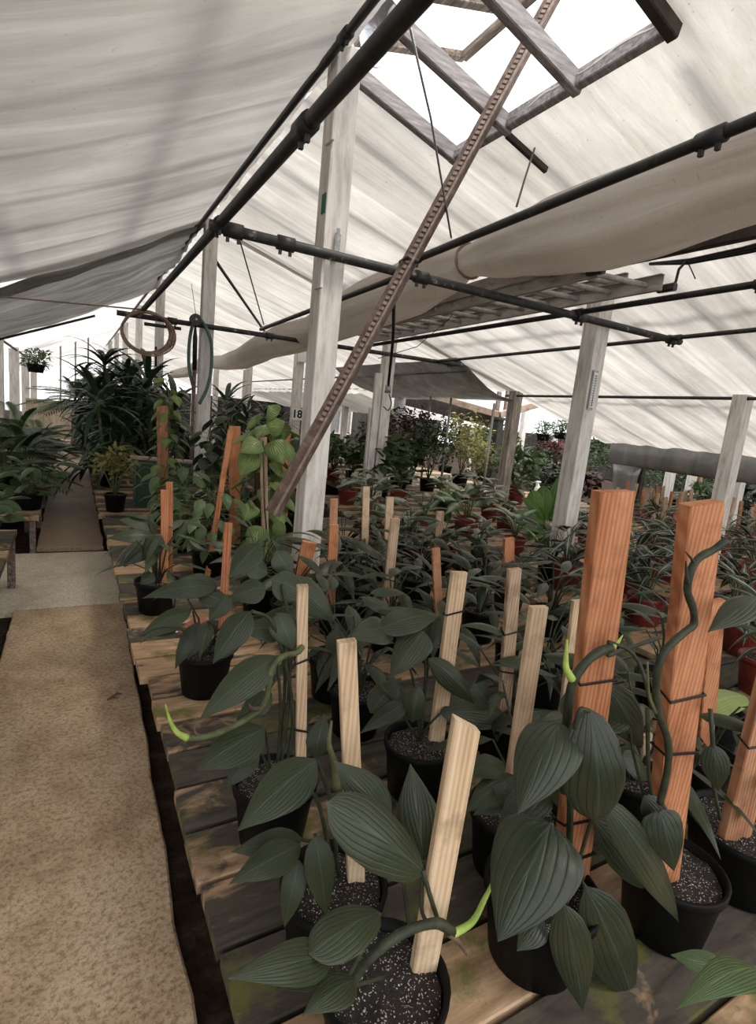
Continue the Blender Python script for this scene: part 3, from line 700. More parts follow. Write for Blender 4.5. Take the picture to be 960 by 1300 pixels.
# ladder
rt = thing('extension_ladder', 'dull aluminium extension ladder laid along the pipes under the rolled cloth', 'ladder', (3.1, 2.5, 2.6))
ra = ax(756, 338, 2.9); rb = ax(846, 360, 3.46); fa = V((2.98, 6.95, 2.63)); fb = V((3.50, 6.95, 2.63))
for lvl, (s0, e0) in enumerate(((0.0, .92), (.07, 1.0))):
    o = V((0.035 * (1 if lvl == 0 else -.2), 0, .075 * lvl))
    A0, A1 = ra.lerp(fa, s0) + o, ra.lerp(fa, e0) + o; B0, B1 = rb.lerp(fb, s0) - V((o.x, 0, -o.z)), rb.lerp(fb, e0) - V((o.x, 0, -o.z))
    for P, Q in ((A0, A1), (B0, B1)):
        mb = MB(); sg = 1 if P is A0 else -1
        mb.bar(P, Q, .006, .105, (0, 0, 1)); mb.bar(P + V((.015 * sg, 0, .050)), Q + V((.015 * sg, 0, .050)), .030, .005, (0, 0, 1)); mb.bar(P + V((.015 * sg, 0, -.050)), Q + V((.015 * sg, 0, -.050)), .030, .005, (0, 0, 1)); mb.build('rail', M['alu'], rt)
    n = 14
    for i in range(n):
        t = (i + .4) / n; p, q = A0.lerp(A1, t), B0.lerp(B1, t); mb = MB(); mb.tube([p, q], .019, 10); mb.tube([p - V((.012, 0, 0)), p + V((.004, 0, 0))], .024, 10); mb.build('rung', M['alu'], rt)
for P in (ra, rb):
    mb = MB(); mb.bar(P + V((0, -.07, -.03)), P + V((0, .05, -.03)), .045, .05, (0, 0, 1), .01); mb.build('foot', M['pipe'], rt)['label'] = 'black rubber foot'

mb = MB(); mb.bar(ax(776, 332, 3.45), ax(1010, 281, 3.45), .06, .09, (0, 0, 1), .004); tag(mb.build('cloth_batten', M['beam']), 'dark wooden batten along the underside of the rolled cloth at right', 'batten')
mb = MB()
for k in range(3):
    mb.tube([ax(1000, 300 + k * 5, 3.7), ax(940, 316 + k * 3, 3.7), ax(875, 330 + k * 2, 3.7), ax(825, 335, 3.7)], .011, 6)
mb.tube([ax(872, 331, 3.7), ax(862, 342, 3.65), ax(858, 358, 3.6), ax(846, 370, 3.5)], .010, 6); mb.tube([ax(873, 332, 3.7), ax(879, 345, 3.7), ax(883, 354, 3.7)], .004, 6)
tag(mb.build('cable_bundle', M['tie']), 'black cable bundle looping down to the ladder foot at right', 'cable')

# ------------------------------------------------------------------ hose, coil, wand, thermometer
Y = 6.80
def cr(pts, n=6):
    out = []; P = [V(p) for p in pts]; P = [P[0] * 2 - P[1]] + P + [P[-1] * 2 - P[-2]]
    for i in range(1, len(P) - 2):
        for k in range(n):
            t = k / n; a, b, c, d_ = P[i - 1], P[i], P[i + 1], P[i + 2]
            out.append(.5 * ((2 * b) + (c - a) * t + (2 * a - 5 * b + 4 * c - d_) * t * t + (3 * b - a - 3 * c + d_) * t ** 3))
    out.append(P[-2]); return out
mb = MB(); mb.tube(cr([ay(246, 494, Y), ay(240, 465, Y), ay(241, 430, Y), ay(248, 405, Y - .03), ay(258, 410, Y), ay(268, 435, Y), ay(268, 470, Y), ay(262, 495, Y), ay(253, 513, Y)]), .020, 10)
tag(mb.build('green_hose', M['hose']), 'green hose looped over the cross pipe on a white post', 'hose')
rt = thing('hose_pulley', 'black round pulley on the grey cross pipe above the green hose', 'pulley', tuple(ay(248, 407, 6.78)))
p = ay(248, 406, 6.76); mb = MB(); m_ = Matrix.Rotation(PI / 2, 4, 'X')
def disc(mb, c, r, y0, y1, n=20):
    vs = [V((c.x + r * math.cos(2 * PI * k / n), y, c.z + r * math.sin(2 * PI * k / n))) for y in (y0, y1) for k in range(n)]
    mb.add(vs, [tuple(range(n)), tuple(range(2 * n - 1, n - 1, -1))] + [(k, n + k, n + (k + 1) % n, (k + 1) % n) for k in range(n)])
disc(mb, p, .065, 6.72, 6.735); disc(mb, p, .05, 6.735, 6.765); disc(mb, p, .065, 6.765, 6.78); mb.build('wheel', M['pipe'], rt)
mb = MB(); disc(mb, p, .014, 6.70, 6.80, 10); mb.build('hub', M['galv'], rt)
rt = thing('watering_wand', 'dark watering wand hanging upright before the green hose', 'wand', tuple(ay(240, 655, 6.76)))
a, b, c = ay(248, 415, 6.77), ay(247, 470, 6.77), ay(240, 655, 6.77)
mb = MB(); mb.tube([b, b.lerp(c, .5), c], .020, 8); mb.build('shaft', M['rust'], rt)
mb = MB(); mb.tube([a, a.lerp(b, .25), b], [.012, .026, .026], 8); mb.build('grip', M['tie'], rt)
mb = MB()
for k in range(5):
    cc = ay(188 + k * .8 - 2, 421 + k * .8, 6.78 - k * .012); mb.tube([cc + V((.245 * (1 + .04 * k) * math.cos(2 * PI * i / 28 + k), .01 * math.sin(i + k), .22 * (1 + .05 * math.sin(k * 2)) * math.sin(2 * PI * i / 28 + k))) for i in range(29)], .010, 6)
tag(mb.build('cable_coil', M['cable_tan']), 'coil of tan cable hanging from the left end of the grey cross pipe', 'cable coil')
mb = MB(); mb.tube([ay(198, 440, 6.8), ay(198, 465, 6.8)], .012, 6); tag(mb.build('hanging_strap', M['tie']), 'short black strap hanging in front of a post below the cable coil', 'strap')
rt = thing('hanging_hose_end', 'black hose end with a hook hanging left of the thermometer post', 'hose', tuple(ay(494, 500, 4.9)))
mb = MB(); mb.tube(cr([ay(500, 378, 3.25), ay(499, 430, 3.9), ay(493, 490, 4.6)]), .013, 8); mb.build('hose', M['tie'], rt)
mb = MB(); mb.tube([ay(493, 489, 4.6), ay(492, 499, 4.6)], .03, 8); mb.build('coupling', M['galv'], rt)
mb = MB(); mb.tube(cr([ay(494, 500, 4.6), ay(497, 512, 4.6), ay(493, 521, 4.6), ay(487, 516, 4.6)]), .006, 6); mb.build('hook', M['pipe'], rt)
# thermometer on the post face toward the camera
rt = thing('wall_thermometer', 'slim white thermometer fixed on the post under the ladder end', 'thermometer', tuple(ay(739, 495, 3.29)))
pa, pb = V((4.0, 3.295, 0)), None
zc = ay(738, 493, 3.3).z; xc = 3.975
mb = MB(); mb.bar((xc, 3.298, zc - .17), (xc, 3.298, zc + .17), .065, .012, (0, 1, 0), .002); mb.build('case', M['galv'], rt)
mb = MB(); mb.bar((xc, 3.289, zc - .15), (xc, 3.289, zc + .15), .05, .006, (0, 1, 0)); sc_ = mb.build('scale', M['white'], rt)
mb = MB()
for k in range(13):
    mb.box((xc - .014, 3.2855, zc - .13 + k * .021), (.012, .002, .004)); mb.box((xc + .014, 3.2855, zc - .13 + k * .021), (.012, .002, .004))
mb.build('graduation_marks', M['ink'], sc_)
mb = MB(); mb.tube([(xc, 3.284, zc - .14), (xc, 3.284, zc + .13)], .004, 6); mb.build('glass_tube', M['galv'], rt)

# ------------------------------------------------------------------ benches
def bench(lb, x0, x1, y0, y1, z=BZ, pitch=.197, pw=.184, holes=(), legs=True, seed=1, th=.038, mat='plank', xw=.01):
    rt = thing('slatted_bench', lb, 'bench', ((x0 + x1) / 2, (y0 + y1) / 2, 0))
    mb = MB(); y = y0; rr = random.Random(seed)
    while y < y1 - .02:
        w_ = min(pw, y1 - y); segs = [(x0 + rr.uniform(-xw, xw), x1)]
        for hx0, hx1, hy0, hy1 in holes:
            if y < hy1 and y + w_ > hy0:
                segs = [q for s0, s1 in segs for q in ((s0, hx0), (hx1, s1)) if q[1] - q[0] > .02]
        dz = rr.uniform(-.003, .003)
        for s0, s1 in segs: mb.bar((s0, y + w_ / 2, z - th / 2 + dz), (s1, y + w_ / 2, z - th / 2 - dz), w_, th, (0, 0, 1), .004)
        y += pitch
    mb.build('deck', M[mat], rt)
    xs = [x0 + .10, (x0 + x1) / 2, x1 - .1] if x1 - x0 > 1.4 else [x0 + .08, x1 - .08]
    for x in xs:
        mb = MB(); mb.bar((x, y0 + .02, z - th - .06), (x, y1 - .02, z - th - .06), .038, .11, (0, 0, 1), .004); mb.build('bearer', M['beam'] if x > x0 + .2 else M['raf_brown'], rt)
    n = max(2, int((y1 - y0) / 1.1) + 1)
    for i in range(n):
        yy = y0 + .08 + (y1 - y0 - .16) * i / (n - 1)
        for x in xs:
            if any(hx0 - .1 < x < hx1 + .1 and hy0 - .1 < yy < hy1 + .1 for hx0, hx1, hy0, hy1 in holes): continue
            mb = MB(); mb.bar((x + .045, yy, -.06), (x + .045, yy, z - th - .005), .05, .09, (0, 1, 0), .004); mb.build('leg', M['raf_brown'], rt)
    return rt


H = [(1.31, 1.49, 3.23, 3.41)]
bench('near plank bench beside the path holding the front pots', .298, 2.98, .06, 2.42, holes=[], seed=4)
bench('plank bench beyond the front one, at the large white post', .272, 2.98, 2.43, 5.9, holes=[(1.30, 1.50, 3.22, 3.42)], seed=9)
bench('plank bench in the middle, under the red pots and thermometer post', 3.12, 5.75, -.2, 7.6, holes=[(3.9, 4.1, 3.29, 3.49), (3.72, 4.13, 6.95, 7.15)], seed=12)
bench('far right plank bench under the rows of short stakes', 5.9, 9.1, .5, 7.4, holes=[(6.55, 6.75, 3.33, 3.53), (6.54, 6.76, 6.99, 7.21)], seed=15)
bench('plank bench at the left edge of the path', -1.75, -.375, 2.2, 5.0, .45, seed=21)
bench('dark plank bench far left under the palms', -1.75, -.27, 5.95, 12.2, .35, seed=25)
bench('grey plank bench far right of the path under the potted yellow bush', .25, 1.25, 6.02, 12.2, .35, .1, .09, seed=28)
bench('plank bench behind the number 18 post', 1.75, 3.5, 7.7, 13.5, .4, holes=[], seed=30)
bench('plank bench under the shrubs behind the steel poles', 4.4, 8.8, 7.8, 13, .35, holes=[(6.5, 6.8, 10.75, 11.05)], seed=33)

# twig on the path, seed tag, fallen bits
mb = MB(); c = V(az(144, 886, .012)); mb.tube([c + V((-.03, -.01, 0)), c + V((0, .004, .006)), c + V((.02, .02, .012)), c + V((.045, .018, .004))], [.004, .009, .006, .002], 6); mb.tube([c, c + V((.02, -.015, .004))], .003, 5)
tag(mb.build('fallen_twig', M['stem_brown']), 'small dark dead twig lying on the tan path', 'twig')
c = V(az(215, 802, BZ + .006)); mb = MB(); mb.bar(c + V((-.045, .02, 0)), c + V((.04, -.02, .004)), .018, .002, (0, 0, 1)); tag(mb.build('plant_label', M['white']), 'white plant label lying on the bench planks beside a black pot', 'plant label')

# ------------------------------------------------------------------ enclosing walls far away
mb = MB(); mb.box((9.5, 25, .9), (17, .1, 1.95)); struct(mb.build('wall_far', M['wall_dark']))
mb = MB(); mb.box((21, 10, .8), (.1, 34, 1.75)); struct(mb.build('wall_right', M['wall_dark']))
p = ay(432, 530, 24.9); rt = struct(thing('window_2', 'white framed window in the dark far wall', 'window', tuple(p)))
mb = MB()
for dx_ in (-.62, 0, .62): mb.bar((p.x + dx_, 24.9, p.z - .8), (p.x + dx_, 24.9, p.z + .8), .09, .06, (0, 1, 0))
for dz in (-.8, .8): mb.bar((p.x - .66, 24.9, p.z + dz), (p.x + .66, 24.9, p.z + dz), .09, .06, (0, 0, 1))
mb.build('frame', M['paint'], rt); mb = MB(); mb.box((p.x, 24.93, p.z), (1.2, .02, 1.6)); mb.build('pane', M['galv'], rt)
mb = MB(); mb.bar((-1.2, 19.6, .55), (1.2, 19.6, .55), 1.15, .05, (0, 1, 0), .01)
for x in (-.8, -.15, .5, 1.1): mb.bar((x, 19.55, 0), (x, 19.55, 1.14), .08, .05, (0, 1, 0))
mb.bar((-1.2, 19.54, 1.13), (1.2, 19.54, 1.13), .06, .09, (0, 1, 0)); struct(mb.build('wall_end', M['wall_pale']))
mb = MB(); mb.box((0, 19.9, 2.2), (2.6, .02, 2.1)); struct(mb.build('window_1', M['glass']))
mb = MB()
for x in (-.3, .1, .45): mb.bar((x, 19.8, 1.15), (x, 19.8, 3.2), .05, .05, (0, 1, 0))
mb.bar((-1.2, 19.8, 1.45), (1.2, 19.8, 1.45), .04, .04, (0, 0, 1)); struct(mb.build('trim_1', M['paint_old']))
mb = MB(); vs = [(-6.5 + .3 * noise.noise((j * .35, i * .5, 0)), -6 + 40 * j / 120, 1.55 * i / 6) for j in range(121) for i in range(7)]
mb.add(vs, [(j * 7 + i, j * 7 + i + 1, j * 7 + i + 8, j * 7 + i + 7) for j in range(120) for i in range(6)], None, True); struct(mb.build('wall_left', M['sheet_far']))
struct(grid_sheet('ceiling_next_bay', M['sheet_far'], lin(9.4, 14, 14), lin(-4, 6.9, 60), lambda x, y: 1.72 + .27 * (x - 9.4), None, .04, 9))
struct(grid_sheet('ceiling_low_far', M['sheet_far'], lin(6.9, 12, 14), lin(13.5, 25, 60), lambda x, y: 2.25 - .06 * (x - 6.9), None, .04, 10))

# ------------------------------------------------------------------ plants
def potmesh(c, r, h, rb=None):
    rb = rb or r * .78; mb = MB(); e = .006
    mb.lathe(c, [(0, 0), (rb - .006, 0), (rb, .004), (r * .955, h - .028), (r * .96, h - .026), (r + .002, h - .025), (r + .004, h - .002), (r + .001, h), (r - e, h), (r - e - .004, h - .03), (rb - .012, h * .5)], 28)
    return mb


def soilmesh(c, r, z):
    mb = MB(); vs = []; fs = []; n = 24; K = 6
    for i in range(K + 1):
        rr = r * (i / K)
        for k in range(n):
            a = 2 * PI * k / n; x, y = rr * math.cos(a), rr * math.sin(a)
            vs.append(V(c) + V((x, y, z + .012 * noise.noise((x * 30 + c[0] * 9, y * 30, c[1] * 5)) + .006 * (1 - i / K))))
    for i in range(K):
        for k in range(n): fs.append((i * n + k, i * n + (k + 1) % n, (i + 1) * n + (k + 1) % n, (i + 1) * n + k))
    return mb.add(vs, fs, None, True)


def add_stake(rt, tp, bp, Y, w, t=None, mat='pine', ties=(), dY=0.0, foot=None, slant=0.0, hint=(-.25, -1, 0), name='stake'):
    """tp, bp: where the top and the lowest visible point are seen; Y its distance along the house"""
    a = ay(bp[0], bp[1], Y); b = ay(tp[0], tp[1], Y + dY)
    d = (b - a).normalized()
    if foot is not None and a.z > foot: a = a - d * ((a.z - foot) / max(.3, d.z))
    W_ = w * depth(b) / F
    t = t or W_ * .45
    mb = MB(); mb.bar(a, b, W_, t, hint, min(.003, W_ * .06), 1.0, slant * W_); o = mb.build(name, M[mat], rt)
    for f in ties:
        c = a.lerp(b, f); side = d.cross(V(hint)).normalized(); n = side.cross(d); mb = MB(); A, B = W_ * .5 + .004, t * .5 + .004
        ring = [c + side * A + n * B, c + side * A - n * B, c - side * A - n * B, c - side * A + n * B]
        ring = [p + d * (.012 * math.sin(i * 1.7 + f * 9)) for i, p in enumerate(ring + [ring[0]])]
        mb.tube(ring, .0032, 5, True, False); mb.build('tie', M['tie'], o)
    return o


def leaf_on(mbL, mbS, c, az_, r, h, Ln, wd, droop, rr, z0, prof=0, arch=None, fold=.3, stem_r=.004, pleat=.03, nu=8, nv=6, wob=.35):
    """petiole from the pot centre up and out to a leaf that arches over"""
    ca, sa = math.cos(az_), math.sin(az_)
    s = V(c) + V((ca * .012, sa * .012, z0)); e = V(c) + V((ca * r, sa * r, z0 + h))
    m1 = s.lerp(e, .5) + V((-ca * r * .18, -sa * r * .18, h * .12))
    if mbS is not None: mbS.tube([s, m1, e], [stem_r * 1.25, stem_r, stem_r * .8], 5, False)
    a2 = az_ + rr.uniform(-wob, wob)
    dv = V((math.cos(a2) * math.cos(droop), math.sin(a2) * math.cos(droop), -math.sin(droop)))
    nrm = V((math.cos(a2) * math.sin(droop), math.sin(a2) * math.sin(droop), math.cos(droop))) + V((rr.uniform(-.4, .4), rr.uniform(-.4, .4), 0))
    mbL.leaf(e, e + dv * Ln, wd, nrm, arch if arch is not None else rr.uniform(.06, .16), fold, nu, nv, prof, pleat, rr.uniform(-.4, .4))


def fill_dark(mbL, mbS, c, rr, n, z0=.17, Lr=(.19, .27), wr=(.054, .074), hr=(.10, .34), spread=(.05, .17), az_range=(0, 2 * PI), prof=0):
    for i in range(n):
        a = az_range[0] + (az_range[1] - az_range[0]) * ((i + rr.random() * .8) / n)
        h = rr.uniform(*hr); leaf_on(mbL, mbS, c, a, rr.uniform(*spread), h, rr.uniform(*Lr), rr.uniform(*wr), rr.uniform(-.15, .85) if h < hr[1] * .7 else rr.uniform(-.3, .55), rr, z0, prof)


def hand(mbL, mbS, Y, specs, jit=.12):
    """leaves read off one by one: base, tip, width as seen, distances along the house relative to the pot, outline"""
    for sp in specs:
        bx, by, tx, ty, wp, db, dt = sp[:7]; prof = sp[7] if len(sp) > 7 else 0; arch = sp[8] if len(sp) > 8 else .09; fold = sp[9] if len(sp) > 9 else .22
        b = ay(bx, by, Y + db); t = ay(tx, ty, Y + dt)
        m = b.lerp(t, .5); tc_ = (CAM - m).normalized()
        nr = (tc_ * .8 + V((0, 0, .45)) + V((R_.uniform(-1, 1), R_.uniform(-1, 1), R_.uniform(-.5, .5))) * jit).normalized()
        mbL.leaf(b, t, wp * depth(m) / F * 1.06, nr, arch, fold, 14, 10, prof, .035, 0, .02)


def plant(name, lb, cat, c, r=.118, h=.19, pot='pot', z=BZ, group=None, stakes=(), hand_=(), fill=0, seed=0, leafmat='dark_leaf', stemmat='stem_dark', vines=(), fillkw=None, petioles=(), potname='pot', jit=.12):
    rr = random.Random(seed * 77 + 5)
    rt = thing(name, lb, cat, (c[0], c[1], z), group)
    p = potmesh((c[0], c[1], z), r, h).build(potname, M[pot], rt)
    soilmesh((c[0], c[1], z), r - .012, h - .022).build('soil', M['soil'], p)
    for s in stakes:
        kw = dict(s); tp = kw.pop('top'); bp = kw.pop('bot'); Y = kw.pop('Y', c[1]); w_ = kw.pop('w')
        add_stake(rt, tp, bp, Y, w_, foot=z + h - .05, **kw)
    mbL, mbS = MB(), MB()
    if hand_: hand(mbL, mbS, c[1], hand_, jit)
    for pts, rad in petioles: mbS.tube(cr([ay(x, y, c[1] + dY) for x, y, dY in pts], 5), rad, 6)
    if fill: fill_dark(mbL, mbS, (c[0], c[1], z), rr, fill, h - .02, **(fillkw or {}))
    if mbL.v: mbL.build('foliage', M[leafmat], rt)
    if mbS.v: mbS.build('stems', M[stemmat], rt)
    for nm, pts, rad, mt in vines:
        mb = MB(); P = cr([ay(x, y, c[1] + dY) for x, y, dY in pts], 6)
        rs = [rad * (1 + .05 * math.sin(i * .7)) for i in range(len(P))] if isinstance(rad, float) else [rad[0] + (rad[1] - rad[0]) * i / (len(P) - 1) for i in range(len(P))]
        mb.tube(P, rs, 8); mb.build(nm, M[mt], rt)
    return rt


def at_soil(px, py, z=.53): p = az(px, py, z); return (p.x, p.y)
DP, DC = 'potted_leafy_plant', 'potted plant'

# --- front row, read leaf by leaf
plant(DP, 'dark-leaved plant at bottom centre with split-topped pale stake and green node on it', DC, at_soil(488, 1245), .125, leafmat='dark_leaf', seed=1,
      stakes=[dict(top=(592, 918), bot=(531, 1266), w=38, mat='pine', dY=-.03, slant=-.28, t=.022)],
      hand_=[(538, 1108, 415, 1018, 70, -.02, .02, 3, .06), (538, 1092, 521, 969, 54, .02, .10, 0, .05), (497, 1042, 423, 965, 50, .06, .12, 0, .06),
             (424, 1214, 288, 1243, 50, -.05, -.10, 0, .08), (482, 1158, 392, 1212, 56, -.02, -.07, 3, .08), (452, 1243, 383, 1290, 42, -.08, -.12, 0), (405, 1232, 350, 1256, 34, -.02, -.05)],
      petioles=[([(560, 1180, -.02), (547, 1140, -.03), (537, 1105, -.02)], .0045), ([(545, 1178, -.02), (535, 1150, -.01), (538, 1095, .01)], .004), ([(420, 1275, -.03), (455, 1215, -.04), (482, 1158, -.02)], .005), ([(488, 1240, 0), (440, 1250, -.05), (424, 1214, -.05)], .004), ([(520, 1180, .02), (510, 1110, .05), (497, 1042, .06)], .004)],
      vines=[('cane', [(430, 1275, -.02), (462, 1225, -.04), (505, 1188, -.05), (552, 1172, -.055), (575, 1183, -.06)], .0095, 'stem_dark'), ('aerial_root', [(575, 1186, -.06), (600, 1170, -.06), (616, 1140, -.04), (625, 1122, -.02)], (.008, .004), 'bud'), ('node_sheath', [(570, 1184, -.06), (583, 1196, -.065), (592, 1212, -.07)], (.008, .002), 'stem_brown')])
plant(DP, 'dark-leaved plant second from the bottom left, stake plain and pale, moss planks beside it', DC, at_soil(424, 1122), .122, leafmat='dark_leaf2', seed=2,
      stakes=[dict(top=(440, 813), bot=(452, 1118), w=24, mat='pine', dY=.03, t=.022)],
      hand_=[(402, 965, 301, 1056, 60, -.02, -.05, 0, .10), (384, 1065, 293, 1082, 34, -.02, .0, 0, .08), (382, 1073, 290, 1123, 42, -.04, -.08, 0, .10), (400, 1060, 414, 1163, 37, -.06, -.10, 0, .08), (380, 1092, 361, 1178, 30, -.04, -.07, 0), (372, 1010, 322, 985, 30, .06, .06, 0), (400, 962, 412, 905, 30, .06, .1, 0)],
      petioles=[([(424, 1120, .02), (415, 1065, 0), (400, 1010, -.02), (375, 1010, -.02)], .0045), ([(430, 1110, .02), (420, 1020, 0), (402, 965, -.02)], .005), ([(425, 1125, 0), (410, 1075, -.03), (384, 1066, -.02)], .004), ([(426, 1120, 0), (412, 1080, -.04), (400, 1060, -.06)], .004)],
      vines=[('leaf_bud', [(428, 1000, .02), (425, 970, .02), (418, 945, .02), (421, 915, .03)], (.011, .003), 'stem')])
plant(DP, 'tall-stemmed dark plant with green vine tied high on a thin pale stake', DC, at_soil(350, 992), .12, leafmat='dark_leaf2', seed=3,
      stakes=[dict(top=(384, 743), bot=(382, 958), w=14, mat='pine', t=.022, ties=(.30, .66))],
      hand_=[(336, 925, 250, 979, 55, -.06, -.10, 0, .10), (326, 948, 287, 1001, 32, -.06, -.08, 0), (352, 833, 252, 915, 44, -.03, -.06, 0, .12), (318, 776, 270, 843, 38, -.02, -.05, 0, .10), (345, 880, 300, 915, 30, 0, -.02), (330, 800, 385, 770, 30, .08, .12), (365, 800, 300, 800, 32, .06, .08), (352, 778, 372, 826, 34, .02, -.02), (338, 745, 290, 760, 34, .10, .12), (345, 735, 395, 760, 40, .12, .10), (340, 728, 300, 712, 30, .15, .18), (350, 700, 372, 735, 28, .20, .18), (330, 690, 290, 735, 34, .2, .16), (365, 735, 425, 790, 40, .14, .12)],
      petioles=[([(352, 990, 0), (356, 900, -.01), (352, 833, -.03)], .0045), ([(356, 985, 0), (366, 890, .01), (368, 800, .03), (358, 742, .10)], .0055), ([(360, 985, 0), (372, 920, .0), (364, 850, .0), (345, 790, .0), (320, 776, -.02)], .0055), ([(345, 990, 0), (340, 950, -.03), (336, 925, -.06)], .004), ([(350, 990, .02), (362, 860, .02), (350, 778, .02)], .005), ([(348, 995, -.02), (336, 965, -.04), (327, 948, -.06)], .004)],
      vines=[('vine', [(384, 821, -.015), (376, 829, -.03), (358, 834, -.05), (344, 852, -.06), (340, 880, -.06), (334, 897, -.06), (318, 910, -.06), (297, 922, -.06), (276, 931, -.06), (258, 936, -.06), (236, 937, -.06)], .0085, 'stem'),
             ('growing_tip', [(238, 937, -.06), (225, 930, -.06), (216, 915, -.06), (210, 894, -.06)], (.009, .002), 'bud'), ('bract', [(297, 922, -.06), (286, 918, -.06), (277, 914, -.06)], (.005, .001), 'stem_brown'), ('bract', [(256, 936, -.06), (248, 930, -.06), (247, 920, -.06)], (.005, .001), 'stem_brown'), ('bract', [(330, 900, -.06), (320, 899, -.065), (316, 893, -.065)], (.008, .002), 'stem_brown')])
plant(DP, 'big-leaved dark plant at bottom right of centre with tall smooth orange board stake', DC, at_soil(688, 1128), .135, leafmat='broad_leaf', seed=4,
      stakes=[dict(top=(779, 623), bot=(722, 1128), w=52, mat='red_wood', t=.036, ties=(.10, .20, .575), dY=.02)],
      hand_=[(700, 1046, 632, 1196, 104, -.10, -.16, 1, .10, .25), (748, 902, 757, 1044, 76, -.10, -.14, 3, .12, .35), (712, 918, 657, 1034, 74, -.06, -.12, 1, .12, .4), (716, 925, 692, 1012, 44, -.05, -.08, 1, .1), (716, 1148, 740, 1284, 50, -.12, -.17, 0, .06), (744, 1126, 803, 1276, 68, -.10, -.16, 0, .08), (762, 1012, 862, 1172, 48, -.12, -.17, 0, .06), (752, 1040, 832, 1132, 54, -.06, -.08, 0, .06), (752, 905, 818, 946, 42, .05, .06, 0), (790, 960, 826, 990, 32, .08, .06, 0), (690, 1165, 656, 1208, 34, -.08, -.09, 0), (690, 1000, 630, 1060, 46, .06, .04, 1), (712, 905, 770, 880, 36, .06, .10)],
      petioles=[([(715, 1120, -.02), (705, 1080, -.06), (700, 1046, -.10)], .005), ([(724, 1110, -.03), (728, 960, -.08), (735, 905, -.10), (748, 902, -.10)], .005), ([(720, 1120, 0), (722, 1000, -.04), (714, 922, -.06)], .005), ([(725, 1130, -.03), (745, 1060, -.08), (762, 1012, -.12)], .004), ([(700, 1130, 0), (708, 1140, -.08), (716, 1148, -.12)], .004), ([(710, 1125, 0), (730, 1110, -.06), (744, 1126, -.10)], .004)],
      vines=[('vine', [(716, 1005, -.04), (719, 940, -.045), (722, 895, -.05), (728, 865, -.055), (745, 840, -.06), (762, 827, -.06), (776, 822, -.06)], .0095, 'stem_dark'), ('growing_tip', [(774, 823, -.06), (784, 816, -.06), (791, 806, -.06)], (.008, .001), 'bud'), ('leaf_bud', [(726, 862, -.06), (719, 848, -.06), (719, 830, -.06), (720, 812, -.06)], (.009, .002), 'bud'), ('runner', [(772, 832, -.03), (800, 822, .0), (836, 810, .02)], .005, 'stem_dark')])
plant(DP, 'dark plant right of the front with grooved orange board stake and thick twisting vine', DC, at_soil(855, 1100), .125, leafmat='broad_leaf', seed=5,
      stakes=[dict(top=(891, 638), bot=(846, 1046), w=54, mat='red_wood', t=.036, ties=(.56, .41), dY=.0)],
      hand_=[(838, 1030, 856, 1106, 46, -.06, -.10, 1, .06), (965, 758, 898, 803, 36, -.08, -.09, 0, .05), (818, 1010, 850, 1070, 34, -.02, -.05), (770, 870, 815, 950, 46, .10, .08), (795, 905, 750, 935, 34, .10, .08)],
      petioles=[([(838, 1095, 0), (832, 1060, -.04), (838, 1030, -.06)], .004), ([(828, 900, -.03), (815, 850, .0), (798, 825, .02), (772, 815, .04)], .0045), ([(850, 1090, 0), (826, 1000, -.02), (822, 900, -.03)], .005), ([(840, 1090, .0), (805, 960, .06), (800, 900, .08)], .004)],
      vines=[('vine', [(838, 1020, -.05), (848, 975, -.055), (848, 940, -.055), (836, 905, -.055), (833, 870, -.055), (838, 840, -.06), (850, 820, -.06), (870, 802, -.06), (881, 792, -.06), (880, 772, -.06), (873, 750, -.06), (877, 725, -.06), (888, 708, -.06), (906, 698, -.065), (922, 686, -.07)], .0078, 'stem_dark'), ('tendril', [(884, 718, -.06), (877, 708, -.06), (870, 700, -.065)], (.004, .001), 'stem_dark'), ('tendril', [(875, 748, -.06), (872, 730, -.065), (871, 712, -.065)], (.005, .0015), 'stem_dark'), ('leaf_bud', [(833, 905, -.055), (824, 880, -.05), (822, 840, -.05)], (.004, .002), 'stem')])
plant(DP, 'dark plant at the right edge with broad rough brown board stake leaning right', DC, at_soil(945, 1050), .15, leafmat='broad_leaf', seed=6,
      stakes=[dict(top=(985, 850), bot=(928, 1076), w=46, mat='red_wood2', t=.03, ties=(.62,))],
      hand_=[(905, 945, 912, 1005, 32, -.10, -.12, 0), (1005, 980, 960, 1040, 40, -.05, -.10)],
      petioles=[([(915, 1040, -.02), (905, 990, -.08), (905, 945, -.10), (902, 900, -.08)], .005)])
plant(DP, 'dark plant in black pot with a curled young leaf and pale wired stake', DC, at_soil(533, 942), .12, leafmat='dark_leaf', seed=7,
      stakes=[dict(top=(583, 726), bot=(553, 945), w=21, mat='pine', dY=.0, t=.022, ties=(.78,))],
      hand_=[(545, 836, 603, 894, 30, -.02, -.06, 0, .12, .5), (560, 905, 642, 908, 38, -.03, -.04, 3, .06), (530, 872, 523, 917, 28, -.05, -.07, 3, .10, .6), (520, 890, 456, 932, 24, -.03, -.05, 0), (538, 802, 495, 860, 42, -.04, -.07, 1, .10), (480, 800, 560, 782, 36, .0, .02, 0, .12), (470, 905, 510, 860, 36, .02, .05, 0), (600, 870, 628, 905, 34, .04, .02, 1), (500, 798, 440, 810, 40, .02, -.02, 0, .12)],
      petioles=[([(535, 940, 0), (540, 880, -.01), (545, 836, -.02)], .004), ([(533, 940, 0), (545, 920, -.02), (560, 905, -.03)], .004), ([(530, 940, 0), (533, 900, -.03), (530, 872, -.05)], .004), ([(533, 938, 0), (540, 860, -.02), (538, 802, -.04)], .0045), ([(533, 940, 0), (524, 860, .0), (500, 798, .02)], .0045), ([(530, 938, 0), (500, 890, .0), (480, 868, .03)], .004)])
